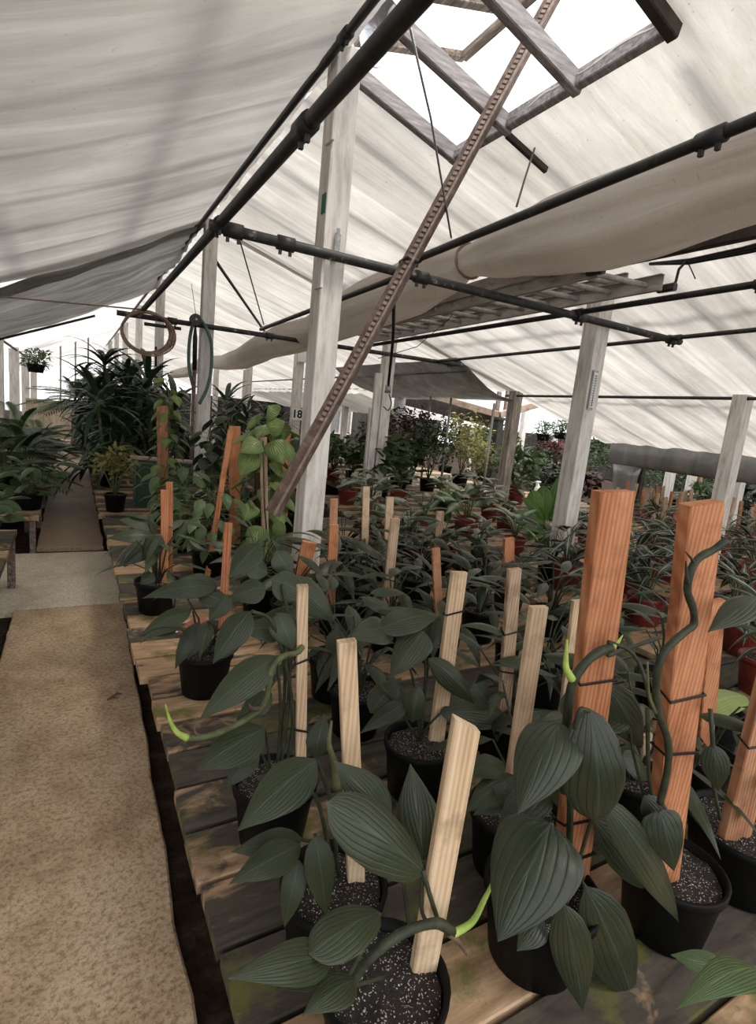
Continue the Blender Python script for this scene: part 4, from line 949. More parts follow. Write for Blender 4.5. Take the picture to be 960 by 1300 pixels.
plant(DP, 'dark plant in black pot with pale ribbed stake, behind the split-topped stake', DC, at_soil(655, 1030), .13, leafmat='dark_leaf2', seed=8,
      stakes=[dict(top=(684, 770), bot=(655, 970), w=24, mat='pine', t=.022)],
      hand_=[(655, 985, 590, 1032, 40, -.05, -.07, 0), (640, 968, 588, 985, 34, 0, -.02), (650, 1015, 600, 1035, 28, -.06, -.09), (625, 1000, 690, 1040, 30, -.07, -.08)],
      fill=4, fillkw=dict(az_range=(.2, 2.4)))
plant(DP, 'dark plant lower right corner, only its leaf tips in view', DC, (1.27, .22), .12, leafmat='mid_leaf', seed=9,
      hand_=[(932, 1240, 851, 1212, 34, -.02, .02, 0), (968, 1236, 858, 1282, 48, -.04, -.05, 0)])
plant(DP, 'dark plant in black pot beside the path with orange stake, third pot from the front', DC, at_soil(261, 828), .118, leafmat='dark_leaf2', seed=10,
      stakes=[dict(top=(290, 664), bot=(282, 800), w=10, mat='red_wood', t=.02)],
      hand_=[(258, 792, 240, 835, 32, -.08, -.12, 0), (275, 745, 180, 760, 28, -.02, -.05, 0, .16), (243, 775, 177, 808, 24, -.06, -.08, 0, .14), (250, 752, 300, 772, 26, -.02, -.05), (252, 790, 222, 850, 22, -.08, -.11), (300, 800, 272, 842, 30, -.06, -.09), (275, 740, 215, 742, 26, .06, .05), (290, 755, 265, 790, 26, -.04, -.08)],
      fill=7, fillkw=dict(hr=(.08, .26), Lr=(.16, .22)),
      petioles=[([(261, 828, 0), (268, 780, -.01), (275, 745, -.02)], .004), ([(258, 826, 0), (250, 800, -.04), (245, 776, -.06)], .004)])
plant(DP, 'dark plant in black pot beside the path crossing, two orange stakes', DC, at_soil(200, 738), .125, leafmat='dark_leaf2', seed=11,
      stakes=[dict(top=(209, 622), bot=(209, 742), w=9, mat='red_wood', t=.02), dict(top=(215, 612), bot=(215, 735), w=8, mat='red_wood', t=.02, Y=3.33)],
      hand_=[(195, 680, 135, 684, 20, 0, -.03, 0, .1), (190, 690, 150, 720, 26, -.04, -.08), (200, 668, 150, 660, 22, .05, .04), (205, 680, 182, 712, 22, -.08, -.1), (195, 728, 178, 742, 18, -.10, -.12)],
      fill=20, fillkw=dict(hr=(.08, .42), Lr=(.17, .25)))
# dead brown leaf resting on the planks by the path
mb = MB(); mb.leaf(az(262, 785, BZ + .10), az(226, 803, BZ + .03), .09, (0, -.5, 1), .12, .5, 8, 6, 1, .05)
tag(mb.build('dead_leaf', M['terracotta']), 'curled rust-brown dead leaf behind the black pot with white label', 'leaf')

# --- dense part of the front benches: each plant its own fill
field = [
    ((370, 765), [dict(top=(393, 688), bot=(379, 745), w=18, mat='red_wood', dY=-.02)], 15, 'dark plant at the foot of the large white post, short wide orange stake'),
    ((428, 765), [dict(top=(424, 666), bot=(420, 755), w=12, mat='red_wood'), dict(top=(424, 633), bot=(423, 668), w=10, mat='red_wood2', Y=2.8)], 15, 'dark plant right of the large white post, one orange stake before another'),
    ((465, 712), [dict(top=(465, 618), bot=(463, 700), w=9, mat='pine')], 13, 'dark plant behind, left of two thin pale stakes near the doubled post'),
    ((495, 708), [dict(top=(495, 631), bot=(492, 700), w=10, mat='pine')], 13, 'dark plant behind, right of two thin pale stakes near the doubled post'),
    ((495, 785), [dict(top=(502, 658), bot=(489, 785), w=12, mat='pine_old', ties=(.45,)), dict(top=(503, 655), bot=(484, 770), w=9, mat='red_wood2', Y=2.5)], 15, 'dark plant with a spotted pale stake close before a brown one'),
    ((556, 705), [dict(top=(559, 649), bot=(555, 700), w=10, mat='pine_old', ties=(.5,))], 12, 'dark plant with a grey tied stake before the red pots'),
    ((560, 800), [dict(top=(553, 696), bot=(558, 800), w=11, mat='red_wood2')], 14, 'dark plant with a thin reddish brown stake left of the wired pale stake'),
    ((648, 745), [dict(top=(646, 683), bot=(645, 730), w=14, mat='red_wood')], 13, 'dark plant with a single short orange stake behind the tall weathered stake'),
    ((645, 905), [dict(top=(653, 722), bot=(640, 900), w=18, mat='pine_old', ties=(.35, .62))], 9, 'dark plant with a tall weathered flat stake left of the ribbed stake'),
    ((720, 925), [dict(top=(733, 762), bot=(715, 915), w=14, mat='pine')], 11, 'dark plant with a plain pale stake behind the smooth orange board'),
    ((893, 958), [dict(top=(908, 763), bot=(892, 960), w=25, mat='red_wood')], 7, 'dark plant with an orange stake behind the grooved orange board'),
    ((805, 985), [dict(top=(822, 932), bot=(816, 985), w=13, mat='pine')], 8, 'dark plant with a stub of pale stake between the two orange boards'),
    ((425, 835), [], 15, 'dark leafy plant right of the thin pale stake with the green vine'),
    ((455, 875), [], 10, 'dark leafy plant behind the plain pale stake near the bench middle'),
    ((610, 775), [], 14, 'dark leafy plant behind the wired pale stake'),
    ((700, 775), [], 15, 'dark leafy plant left of the smooth orange board, behind the ribbed stake'),
    ((690, 850), [], 12, 'dark leafy plant between the ribbed stake and the smooth orange board'),
    ((330, 740), [], 15, 'dark leafy plant behind the orange-staked pot beside the path'),
    ((455, 745), [], 14, 'dark leafy plant between the two-stake plant and the spotted stake'),
    ((530, 735), [], 14, 'dark leafy plant between the spotted stake and the reddish brown stake'),
    ((435, 700), [], 12, 'dark leafy plant behind the large white post, on its right side'),
    ((520, 690), [], 12, 'dark leafy plant behind the spotted stake, next to the red pots'),
    ((605, 720), [], 12, 'dark leafy plant before the small green pot with a white tag'),
    ((700, 715), [], 12, 'dark leafy plant before the foot of the thermometer post'),
    ((765, 800), [], 10, 'dark leafy plant just behind the smooth orange board'),
    ((840, 860), [], 8, 'dark leafy plant between the two orange boards, farther back'),
]
field_pts = []
for i, ((px, py), stakes, n, lb) in enumerate(field):
    c = at_soil(px, py)
    plant(DP, lb, DC, c, .115, seed=20 + i, leafmat='dark_leaf' if i % 3 else 'dark_leaf2', stakes=stakes, fill=int(n * 1.35), group='dark-leaved plants on the front benches', fillkw=dict(hr=(.06, .34), Lr=(.20, .30), wr=(.050, .072)))
# small pots showing between them
plant('nursery_pot', 'small empty-looking black pot beside the tall weathered flat stake', 'pot', at_soil(645, 818, .47), .07, .14, fill=3, fillkw=dict(Lr=(.08, .12), wr=(.03, .04), hr=(.02, .08), spread=(.02, .05)), seed=91)

# light-green leaf lying behind the grooved board
c = at_soil(925, 925); plant(DP, 'plant with one pale lime leaf right of the grooved orange board', DC, (c[0] + .1, c[1] + .1), .11, leafmat='lime_leaf', seed=93, hand_=[(948, 885, 880, 905, 36, -.12, -.14, 3, .08)])

# --- other kinds -----------------------------------------------------------
def proto(name, cat, leafmat, gen, r=.1, h=.16, pot='pot_red', seed=0, stemmat='stem'):
    """one plant at the origin, to be copied"""
    rr = random.Random(seed)
    rt = thing(name, 'x', cat, (0, 0, 0))
    p = potmesh((0, 0, 0), r, h).build('pot', M[pot], rt); soilmesh((0, 0, 0), r - .012, h - .02).build('soil', M['soil'], p)
    L_, S_ = MB(), MB(); gen(L_, S_, rr, h - .02)
    L_.build('foliage', M[leafmat], rt)
    if S_.v: S_.build('stems', M[stemmat], rt)
    return rt


class Spawn:
    """copies a plant with its parts; the model itself goes when all copies stand"""
    def __init__(s, protos): s.p = protos; s.i = 0
    def __call__(s, loc, label, group=None, rz=None, sc_=1.0, k=None):
        k = s.i % len(s.p) if k is None else k; s.i += 1
        rz = R_.uniform(0, 6.28) if rz is None else rz
        o = dup(s.p[k], loc, rz, sc_, label, group)
        return o
    def finish(s):
        for o in s.p:                                        # originals are not wanted any more: only their copies stand in the house
            for ch in list(o.children):
                for g_ in list(ch.children): bpy.data.objects.remove(g_)
                bpy.data.objects.remove(ch)
            bpy.data.objects.remove(o)


def g_cal(L_, S_, rr, z):
    for i in range(16):
        leaf_on(L_, S_, (0, 0, 0), i * 2.4 + rr.random(), rr.uniform(.03, .12), rr.uniform(.06, .24), rr.uniform(.14, .2), rr.uniform(.07, .10), rr.uniform(-.4, .5), rr, z, 1, .1, .2, .003, 0)
def g_stripe(L_, S_, rr, z):
    for i in range(24):
        leaf_on(L_, S_, (0, 0, 0), i * 2.4 + rr.random(), rr.uniform(.03, .13), rr.uniform(.04, .24), rr.uniform(.16, .25), rr.uniform(.035, .05), rr.uniform(-.5, .7), rr, z, 0, .12, .35, .003, 0)
def g_darkcopy(L_, S_, rr, z): fill_dark(L_, S_, (0, 0, 0), rr, 13, z, hr=(.06, .3))
def g_birdnest(L_, S_, rr, z):
    for i in range(22):
        leaf_on(L_, S_, (0, 0, 0), i * 2.4, rr.uniform(.03, .08), rr.uniform(.02, .12), rr.uniform(.30, .46), rr.uniform(.14, .2), rr.uniform(-1.2, .3) if i < 14 else rr.uniform(.1, .7), rr, z, 1, .12, -.15, .006, .03, 10, 8)
def g_palm(L_, S_, rr, z, n=22, Lf=(.65, 1.0), leaflet=.24):
    for i in range(n):
        a = i * 2.4 + rr.uniform(-.3, .3); el = rr.uniform(.25, 1.35); Ln = rr.uniform(*Lf); ca, sa = math.cos(a), math.sin(a)
        pts = []
        for k in range(9):
            t = k / 8; rr_ = Ln * t * math.cos(el) * (1 + .3 * t); hh = Ln * (t * math.sin(el) - .42 * t * t * (1.4 - el * .55))
            pts.append(V((ca * rr_, sa * rr_, z + hh)))
        S_.tube(pts, [.008 * (1 - .8 * k / 8) + .001 for k in range(9)], 4, False)
        for k in range(6, 26):
            t = k / 26 * 8; q = int(min(7, t)); p = pts[q].lerp(pts[q + 1], t - q); d = (pts[q + 1] - pts[q]).normalized(); sd_ = d.cross(V((0, 0, 1))).normalized()
            ll = leaflet * math.sin(PI * (.12 + .80 * k / 26)) + .05
            for s_ in (-1, 1):
                dv = (d * .75 + sd_ * s_ * .8 + V((0, 0, .12))).normalized()
                L_.leaf(p, p + dv * ll - V((0, 0, ll * .22)), .028, V((0, 0, 1)) + sd_ * s_ * .3, .08, .2, 3, 2, 2)
def g_strap(L_, S_, rr, z, canes=7, hh=(.35, 1.22), per=32, Ln=(.45, .68)):
    for c in range(canes):
        a = c * 2.3; x, y = .07 * math.cos(a), .07 * math.sin(a); H_ = hh[0] + (hh[1] - hh[0]) * c / max(1, canes - 1)
        x2, y2 = x * 3, y * 3; S_.tube([(x, y, z), ((x + x2) / 2, (y + y2) / 2, z + H_ * .5), (x2, y2, z + H_)], .018, 6)
        for i in range(per):
            b = i * 2.4 + rr.random(); zz = z + H_ - .25 * (i / per); el = .9 - 1.6 * (i / per) + rr.uniform(-.2, .2); ll = rr.uniform(*Ln); dv = V((math.cos(b) * math.cos(el), math.sin(b) * math.cos(el), math.sin(el) - .35))
            L_.leaf((x2, y2, zz), V((x2, y2, zz)) + dv.normalized() * ll, rr.uniform(.06, .085), V((math.cos(b) * -math.sin(el), math.sin(b) * -math.sin(el), math.cos(el))), .16, .2, 7, 2, 2)
def g_bush(n, R0, H_, ll, wl, base=.15):
    def g(L_, S_, rr, z):
        for k in range(7):
            a = k * 2.4; e = V((math.cos(a) * R0 * .55, math.sin(a) * R0 * .55, z + H_ * (.55 + .35 * rr.random()))); S_.tube([(0, 0, z), e * .5 + V((0, 0, z * .5)), e], [.011, .008, .004], 5)
        for i in range(n):
            th, ph = rr.uniform(0, 2 * PI), rr.uniform(-.9, 1.3); q = rr.random() ** .45
            p = V((math.cos(th) * math.cos(ph) * R0 * q, math.sin(th) * math.cos(ph) * R0 * q, z + base + (H_ - base) * .5 * (1 + math.sin(ph) * q)))
            p *= 1 + .18 * noise.noise(p * 5); dv = V((rr.gauss(0, 1) + math.cos(th), rr.gauss(0, 1) + math.sin(th), rr.gauss(0, .7) - .1)).normalized()
            L_.leaf(p, p + dv * ll * rr.uniform(.7, 1.2), wl, V((rr.gauss(0, .5), rr.gauss(0, .5), 1)), .1, .25, 3, 2, 0)
    return g
def g_totem(n, H_, ll, rad=.07, wl=.8):
    def g(L_, S_, rr, z):
        for s_ in range(3):
            S_.tube([(.03 * math.cos(s_ * 2 + t * 1.5), .03 * math.sin(s_ * 2 + t * 1.5), z + H_ * t / 8) for t in range(9)], .004, 5)
        for i in range(n):
            a = i * 2.4 + rr.random(); zz = z + H_ * (i + .5) / n; r_ = rad * rr.uniform(.5, 1.3); lz = ll * rr.uniform(.7, 1.15)
            e = V((math.cos(a) * r_, math.sin(a) * r_, zz + rr.uniform(.0, .05))); S_.tube([(.02 * math.cos(a), .02 * math.sin(a), zz), e], .0025, 4, False)
            dv = V((math.cos(a) * .6, math.sin(a) * .6, -rr.uniform(.3, 1.1))).normalized()
            L_.leaf(e, e + dv * lz, lz * wl, V((math.cos(a), math.sin(a), .5)), .1, .25, 6, 6, 1, 0, rr.uniform(-.4, .4))
    return g


cal = Spawn([proto('patterned_leaf_plant', DC, 'calathea', g_cal, seed=s) for s in (1, 2, 3)])
stp = Spawn([proto('striped_leaf_plant', DC, 'stripe', g_stripe, .11, .17, seed=s) for s in (4, 5, 6)])
nest = Spawn([proto('broad_leaf_plant', DC, 'bright_leaf', g_birdnest, .12, .17, 'terracotta', 7)])
palm = Spawn([proto('potted_palm', DC, 'palm_leaf', g_palm, .15, .26, 'pot', 8), proto('potted_palm', DC, 'palm_leaf', g_palm, .15, .26, 'pot', 9)])
strap = Spawn([proto('potted_dracaena', DC, 'strap_leaf', g_strap, .17, .28, 'pot', 10), proto('potted_dracaena', DC, 'strap_leaf', lambda a, b, c, d: g_strap(a, b, c, d, 4, (.25, .9), 24), .15, .25, 'pot', 11)])
ybush = Spawn([proto('potted_bush', DC, 'yellow_leaf', g_bush(260, .22, .50, .085, .04), .11, .19, 'pot', 12)])
shrub = Spawn([proto('shrub', 'shrub', m_, g_bush(800, .55, 1.35, .11, .05, .1), .18, .26, 'pot', 13 + i) for i, m_ in enumerate(('shrub_leaf', 'mid_leaf', 'yellow_leaf', 'red_leaf', 'dark_red_leaf'))])
low = Spawn([proto('leafy_plant', DC, m_, g_bush(150, .26, .48, .16, .075, .05), .1, .16, p_, 23 + i) for i, (m_, p_) in enumerate((('shrub_leaf', 'pot'), ('mid_leaf', 'pot_red'), ('dark_leaf', 'pot'), ('dark_red_leaf', 'pot_red')))])
bigleaf = Spawn([proto('philodendron', DC, 'mid_leaf', lambda L_, S_, rr, z: [leaf_on(L_, S_, (0, 0, 0), i * 2.4, rr.uniform(.08, .3), rr.uniform(.05, .4), rr.uniform(.22, .32), rr.uniform(.13, .2), rr.uniform(-.1, .9), rr, z, 1) for i in range(24)], .16, .2, 'pot', 31)])
heart = Spawn([proto('climbing_plant', DC, 'heart_leaf', g_totem(44, 1.25, .13, .10), .13, .2, 'pot', 32), proto('climbing_plant', DC, 'heart_leaf', g_totem(40, 1.0, .20, .13), .13, .2, 'pot', 33), proto('climbing_plant', DC, 'dark_leaf2', g_totem(44, .85, .16, .14), .13, .2, 'pot', 34), proto('climbing_plant', DC, 'mid_leaf', g_totem(60, .45, .13, .26, .55), .13, .2, 'pot', 35)])
basket = Spawn([proto('hanging_basket', 'hanging plant', 'mid_leaf', g_bush(220, .26, .34, .11, .035, -.12), .16, .16, 'pot', 36)])


def P3(px, py, z): p = az(px, py, z); return (p.x, p.y, z)


# middle bench: red pots, patterned leaves
for px, py, s_, lb in ((470, 690, 1.0, 'patterned-leaf plant in a red pot behind the thin pale stakes'), (470, 655, 1.15, 'large patterned-leaf plant with round silver leaf, behind the grey metal post foot'), (505, 640, 1.05, 'patterned-leaf plant before the thin steel poles'), (535, 680, 1.0, 'patterned-leaf plant in red pot behind the grey tied stake'), (497, 700, .85, 'low silvery patterned plant in red pot behind the two thin pale stakes'),
                       (590, 682, 1.1, 'patterned-leaf plant in tall red pot in the middle of the bench'), (620, 660, .95, 'patterned-leaf plant before the black iron post'), (640, 672, .9, 'patterned-leaf plant left of the bright green broad-leaf plant'), (560, 650, 1.0, 'patterned-leaf plant beneath the steel pole pair'), (440, 640, 1.0, 'patterned-leaf plant by the foot of the doubled post'), (745, 690, 1.0, 'patterned-leaf plant just right of the thermometer post foot'), (655, 640, 1.0, 'patterned-leaf plant behind the bright green broad-leaf plant'), (520, 715, .85, 'patterned-leaf plant just behind the spotted stake plant'), (560, 720, .85, 'patterned-leaf plant just behind the reddish brown stake'), (650, 705, .9, 'patterned-leaf plant between the small green pot and the broad-leaf plant'), (605, 640, 1.0, 'patterned-leaf plant at the foot of the steel pole by the black post'), (770, 670, .95, 'patterned-leaf plant right of the thermometer post, farther back')):
    cal(P3(px, py, BZ), lb, 'patterned plants in red pots', None, s_ * 1.35)
o = plant('potted_leafy_plant', 'small silvery-leaved plant in dark green pot with white price tag', DC, at_soil(608, 690, .47), .085, .15, 'pot_green', seed=95, leafmat='calathea', fill=14, fillkw=dict(Lr=(.09, .13), wr=(.05, .065), hr=(.04, .26), spread=(.02, .08), prof=1))
c = o.location; mb = MB(); mb.box(c + V((.02, -.083, .07)), (.032, .003, .032)); mb.build('price_tag', M['white'], o)
c = at_soil(695, 672, .53); Yc = c[1]
plant('broad_leaf_plant', 'bright green broad-leaved plant left of the thermometer post', DC, c, .15, .2, 'terracotta', seed=98, jit=.75, leafmat='bright_leaf', stemmat='stem',
      hand_=[(699, 662, 711, 606, 26, .05, .12, 3, .06), (690, 660, 690, 616, 20, .08, .14, 3, .06), (684, 660, 676, 622, 20, .05, .1, 3), (692, 664, 662, 632, 24, 0, -.02, 1), (690, 668, 650, 650, 24, -.04, -.12, 1), (688, 670, 652, 672, 24, -.06, -.18, 1), (690, 672, 668, 688, 26, -.08, -.22, 1), (696, 672, 694, 694, 28, -.1, -.25, 1), (702, 670, 716, 690, 26, -.08, -.2, 1), (704, 664, 734, 676, 24, -.04, -.1, 1), (704, 660, 738, 652, 24, 0, -.02, 1), (702, 660, 728, 632, 26, .05, .08, 3), (690, 660, 646, 664, 20, .06, .05, 1), (700, 668, 708, 682, 22, -.12, -.24, 1), (684, 665, 672, 660, 20, -.1, -.16, 3)], fill=5, fillkw=dict(Lr=(.22, .3), wr=(.11, .15), hr=(.04, .2), prof=1))
nest(P3(562, 660, BZ), 'lime-leaved upright plant in front of the steel pole pair', None, .4, .8)
# striped plants right of the thermometer post
i = 0
for px, py, lb in ((760, 740, 'striped-leaf plant at the left, touching the smooth orange board'), (800, 745, 'striped-leaf plant just right of the smooth orange board'), (835, 735, 'striped-leaf plant left of the grooved orange board top'), (815, 790, 'striped-leaf plant in red pot between the orange boards'), (930, 735, 'striped-leaf plant right of the grooved orange board'), (955, 750, 'striped-leaf plant at the right edge behind the grooved board'), (775, 700, 'striped-leaf plant behind the smooth orange board'), (870, 770, 'striped-leaf plant hidden mostly by the grooved orange board'), (945, 830, 'pale striped plant in red pot at the right edge beside the lime leaf'), (925, 800, 'striped-leaf plant in red pot under the dark right-edge leaf'), (760, 790, 'striped-leaf plant in red pot close behind the smooth board'), (830, 700, 'striped-leaf plant in the row before the short stakes'), (965, 880, 'striped-leaf plant in red pot above the rough brown board'), (715, 745, 'striped-leaf plant before the thermometer post foot'), (905, 700, 'striped-leaf plant behind the top vine of the grooved board'), (960, 700, 'striped-leaf plant at the right edge below the short stakes'), (850, 740, 'striped-leaf plant left against the grooved board'), (790, 770, 'striped-leaf plant near the smooth board, second row')):
    stp(P3(px, py, BZ), lb, 'striped plants in red pots', None, 1.2 + .12 * (i % 3)); i += 1

# rows of short staked plants at far right
rows = [(768, 690, 470), (822, 640, 0)]
sp = [(812, 652, 626), (826, 664, 630), (836, 680, 638), (852, 668, 634), (857, 660, 628), (824, 645, 622), (830, 635, 618), (875, 640, 622), (870, 668, 640), (933, 676, 640), (948, 678, 642), (778, 655, 622), (790, 645, 615), (800, 640, 618), (838, 640, 612), (846, 650, 622), (866, 650, 625), (915, 690, 640), (955, 660, 625), (925, 650, 618)]
words_ = ['leftmost beside the thermometer post', 'topmost behind the smooth orange board', 'tallest between the orange boards', 'left of the grooved orange board', 'nearest the grooved orange board', 'in the rear row between the orange boards', 'in the rear row near the wrapped post', 'behind the grooved orange board', 'at the left side of the grooved board', 'right of the grooved orange board', 'nearest the right edge', 'left of the smooth orange board', 'just left of the wrapped post', 'under the wrapped post', 'in the rear row, middle', 'in the middle row', 'behind the top of the grooved board', 'lowest right of the grooved board', 'rear row at the right edge', 'rear row right of the grooved board']
stk_proto = Spawn([proto('staked_plant', DC, 'mid_leaf', lambda L_, S_, rr, z: fill_dark(L_, S_, (0, 0, 0), rr, 9, z, Lr=(.12, .18), wr=(.05, .07), hr=(.03, .2), spread=(.03, .12)), .1, .16, 'pot_red', 41), proto('staked_plant', DC, 'dark_leaf', lambda L_, S_, rr, z: fill_dark(L_, S_, (0, 0, 0), rr, 10, z, Lr=(.12, .18), wr=(.05, .07), hr=(.03, .2), spread=(.03, .12)), .1, .16, 'pot_red', 42)])
for j, (px, pb, pt) in enumerate(sp):
    p = P3(px, pb + 12, BZ)
    if p[0] > 9.0: p = (8.9, p[1] * 8.9 / p[0], BZ)
    o = stk_proto(p, 'short pale-staked plant in the right-hand rows, ' + words_[j], 'short staked plants in rows at right', R_.uniform(-.3, .3), 1.0)
    hgt = .42 + .12 * ((j * 7) % 5) / 5; lean = R_.uniform(-.07, .07)
    mb = MB(); b = V(p) + V((0, 0, .12)); mb.bar(b, b + V((lean, 0, hgt)), .07, .03, (0, 1, 0), .003)
    k_ = mb.build('stake', M['pine_old' if j % 3 else 'red_wood2'], None)
    k_.parent = o; k_.location = V(k_.location) - V(p); k_.rotation_euler = (0, 0, 0)
    k_.matrix_parent_inverse = Matrix.Rotation(-o.rotation_euler.z, 4, 'Z')

# shrubs and big plants in the far bays
sh = [((590, 560), 9.0, 2, 1.0, 'yellow-green airy shrub behind the steel poles'), ((520, 560), 9.2, 3, 1.0, 'dark red-leaved shrub left of the steel poles'), ((548, 570), 8.3, 0, .9, 'dark shrub behind the steel pole pair'), ((640, 560), 10, 0, 1.0, 'dark green shrub behind the black iron post'), ((606, 590), 8.0, 2, .7, 'small yellow-green shrub right of the steel poles'), ((700, 570), 11.5, 4, 1.0, 'burgundy shrub under the hanging baskets'), ((735, 580), 10.5, 0, .9, 'dark shrub behind the thermometer post'), ((680, 590), 9.0, 1, .8, 'green shrub between weathered post and thermometer post'),
      ((840, 600), 8.6, 1, 1.0, 'green shrub under the wrapped gutter left of the grooved board'), ((870, 600), 8.4, 0, 1.0, 'dark shrub behind the short stakes, middle'), ((905, 600), 7.6, 1, .9, 'green shrub behind the right-edge post, left side'), ((945, 605), 7.0, 0, 1.0, 'dark shrub at the right edge behind the short stakes'), ((500, 570), 11, 4, 1.0, 'burgundy shrub behind the doubled white post'), ((620, 560), 13, 0, 1.2, 'dark shrub in the distance behind the steel poles'), ((470, 555), 14, 0, 1.0, 'dark shrub in the distance under the far window'), ((570, 555), 14, 0, 1.2, 'dark shrub in the distance behind the yellow shrub'), ((760, 560), 13, 0, 1.2, 'dark shrub in the distance right of the baskets')]
for (px, py), Y, k, s_, lb in sh:
    p = ay(px, py, Y); shrub((p.x, p.y, 0 if p.x > 9.1 or Y > 13 or Y < 7.8 else BZ), lb, 'shrubs in the far bays', None, s_ * (1.0 if p.x < 9.1 else 1.05), k)
palm((ay(445, 590, 9.5).x, 9.5, .4), 'spiky-leaved plant in black pot right of the large white post', None, 1, .62)
low((ay(425, 585, 9.0).x, 9.0, .4), 'leafy green plant beside the spiky plant right of the large white post', None, 1, 1.3, 1)
k = 0
for px, py, lb in ((505, 610, 'leafy plant at the foot of the grey metal post'), (650, 618, 'leafy plant at the foot of the weathered post'), (690, 610, 'leafy plant behind the white spray bottle'), (735, 615, 'leafy plant left of the thermometer post, far side'), (480, 620, 'leafy plant between the doubled post and grey metal post'), (890, 640, 'leafy plant behind the top of the grooved orange board'), (950, 640, 'leafy plant at right edge behind short stakes')):
    q = az(px, py + 15, BZ); low((q.x, q.y, BZ) if 3.1 < q.x < 9 and q.y < 13 else (min(q.x, 12), q.y * min(q.x, 12) / q.x, 0), lb, 'leafy plants in the middle distance', None, 1.6, k % 4); k += 1
for px, Y, k, s_, lb in ((300, 8.5, 0, .8, 'strap-leaved plant behind the two orange boards'), (345, 9.5, 0, .75, 'strap-leaved plant behind the lime climber'), (275, 10, 1, 1.1, 'dark strap-leaved plant right of the green hose post, far side')):
    p = ay(px, 560, Y); strap((p.x, p.y, .4 if 1.75 < p.x < 3.5 else 0), lb, 'strap-leaved plants in the next aisle', None, s_, k)
for px, py, lb in ((690, 545, 'left hanging basket of fern before the far roof'), (712, 543, 'right hanging basket of fern before the far roof')):
    q = ay(px, py + 8, 9.2); o = basket((q.x, q.y, q.z - .12), lb, 'hanging baskets', None, 1.0)
    mb = MB(); mb.tube([q + V((0, 0, .05)), q + V((0, 0, .75))], .006, 5); k_ = mb.build('hanger', M['pipe'], None); k_.parent = o; k_.location = V(k_.location) - V(o.location); k_.matrix_parent_inverse = Matrix.Rotation(-o.rotation_euler.z, 4, 'Z')
q = ay(706, 567, 12.0); rt = thing('red_crate', 'red crate far behind, below the hanging baskets', 'crate', (q.x, q.y, q.z - .15))
mb = MB(); mb.box(q - V((0, 0, .13)), (.75, .4, .03)); mb.build('bottom', M['pot_red'], rt)
for dx_, dy_, sx_, sy_ in ((-.36, 0, .03, .4), (.36, 0, .03, .4), (0, -.19, .75, .03), (0, .19, .75, .03)):
    mb = MB(); mb.box(q + V((dx_, dy_, 0)), (sx_, sy_, .28)); mb.build('side', M['pot_red'], rt)
mb = MB(); mb.box((q.x, q.y, (q.z - .15) / 2), (.9, .5, q.z - .15)); tag(mb.build('storage_bench', M['beam']), 'dark stand carrying the red crate in the distance', 'stand')
# white spray bottle
q = az(682, 624, BZ + .1); rt = thing('spray_bottle', 'white plastic spray bottle among leaves left of the thermometer post', 'spray bottle', tuple(q))
mb = MB(); mb.lathe(q - V((0, 0, .1)), [(0, 0), (.065, 0), (.07, .01), (.07, .14), (.05, .20), (.024, .24), (.022, .26), (0, .26)], 20); mb.build('bottle', M['white'], rt)
mb = MB(); t_ = q + V((0, 0, .18)); mb.bar(t_ + V((-.09, 0, .03)), t_ + V((.06, 0, .02)), .03, .035, (0, 0, 1), .005); mb.bar(t_ + V((-.02, 0, -.02)), t_ + V((-.02, 0, .03)), .035, .035, (0, 1, 0), .005); mb.bar(t_ + V((-.06, 0, .02)), t_ + V((-.055, 0, -.05)), .012, .02, (0, 1, 0), .003); mb.build('trigger_head', M['white'], rt)

# --- group of climbers behind the path crossing
def climber(px, py, Y, k, s_, lb, stakes=(), dz=0):
    p = ay(px, py, Y); o = heart((p.x, p.y, BZ), lb, None, None, s_, k)
    for st_ in stakes:
        kw = dict(st_); a = ay(*kw['bot'], kw.get('Y', Y)); b = ay(*kw['top'], kw.get('Y', Y)); wd = kw['w'] * depth(b) / F; mb = MB()
        mb.bar(a - (b - a).normalized() * max(0, (a.z - BZ - .15)), b, wd, wd * .45, (0, -1, 0), .003)
        q = mb.build('stake', M[kw['mat']], None); q.parent = o; inv = Matrix.LocRotScale(o.location, o.rotation_euler, o.scale).inverted()
        q.matrix_parent_inverse = inv
    return o
climber(207, 700, 5.6, 0, 1.0, 'glossy-leaved climber on an orange totem board near the green bin', [dict(top=(206, 515), bot=(207, 640), w=13, mat='red_wood2')])
climber(333, 745, 4.2, 1, 1.0, 'big yellow-green heart-leaved climber left of the large white post', [dict(top=(334, 555), bot=(337, 700), w=9, mat='pine_old', Y=4.0), dict(top=(328, 600), bot=(328, 700), w=9, mat='fibre', Y=4.25)])
climber(300, 730, 4.7, 2, .95, 'dark climber on the wide orange board behind the thin leaning stake', [dict(top=(298, 541), bot=(298, 690), w=14, mat='red_wood', Y=4.5)])
climber(263, 745, 3.9, 3, 1.0, 'wiry trailing plant around the thin leaning orange stake', [dict(top=(293, 546), bot=(262, 738), w=7, mat='red_wood', Y=3.8)])
climber(358, 720, 5.2, 2, 1.0, 'dark climber on an orange board just left of the large white post', [dict(top=(362, 543), bot=(358, 660), w=13, mat='red_wood', Y=5.0)])
climber(262, 660, 5.3, 2, .95, 'dark climber in front of the green hose post')
climber(285, 650, 5.8, 2, 1.1, 'dark leafy climber right of the green hose post')
climber(230, 690, 4.6, 3, 1.1, 'low bushy climber behind the two-stake pot beside the crossing')
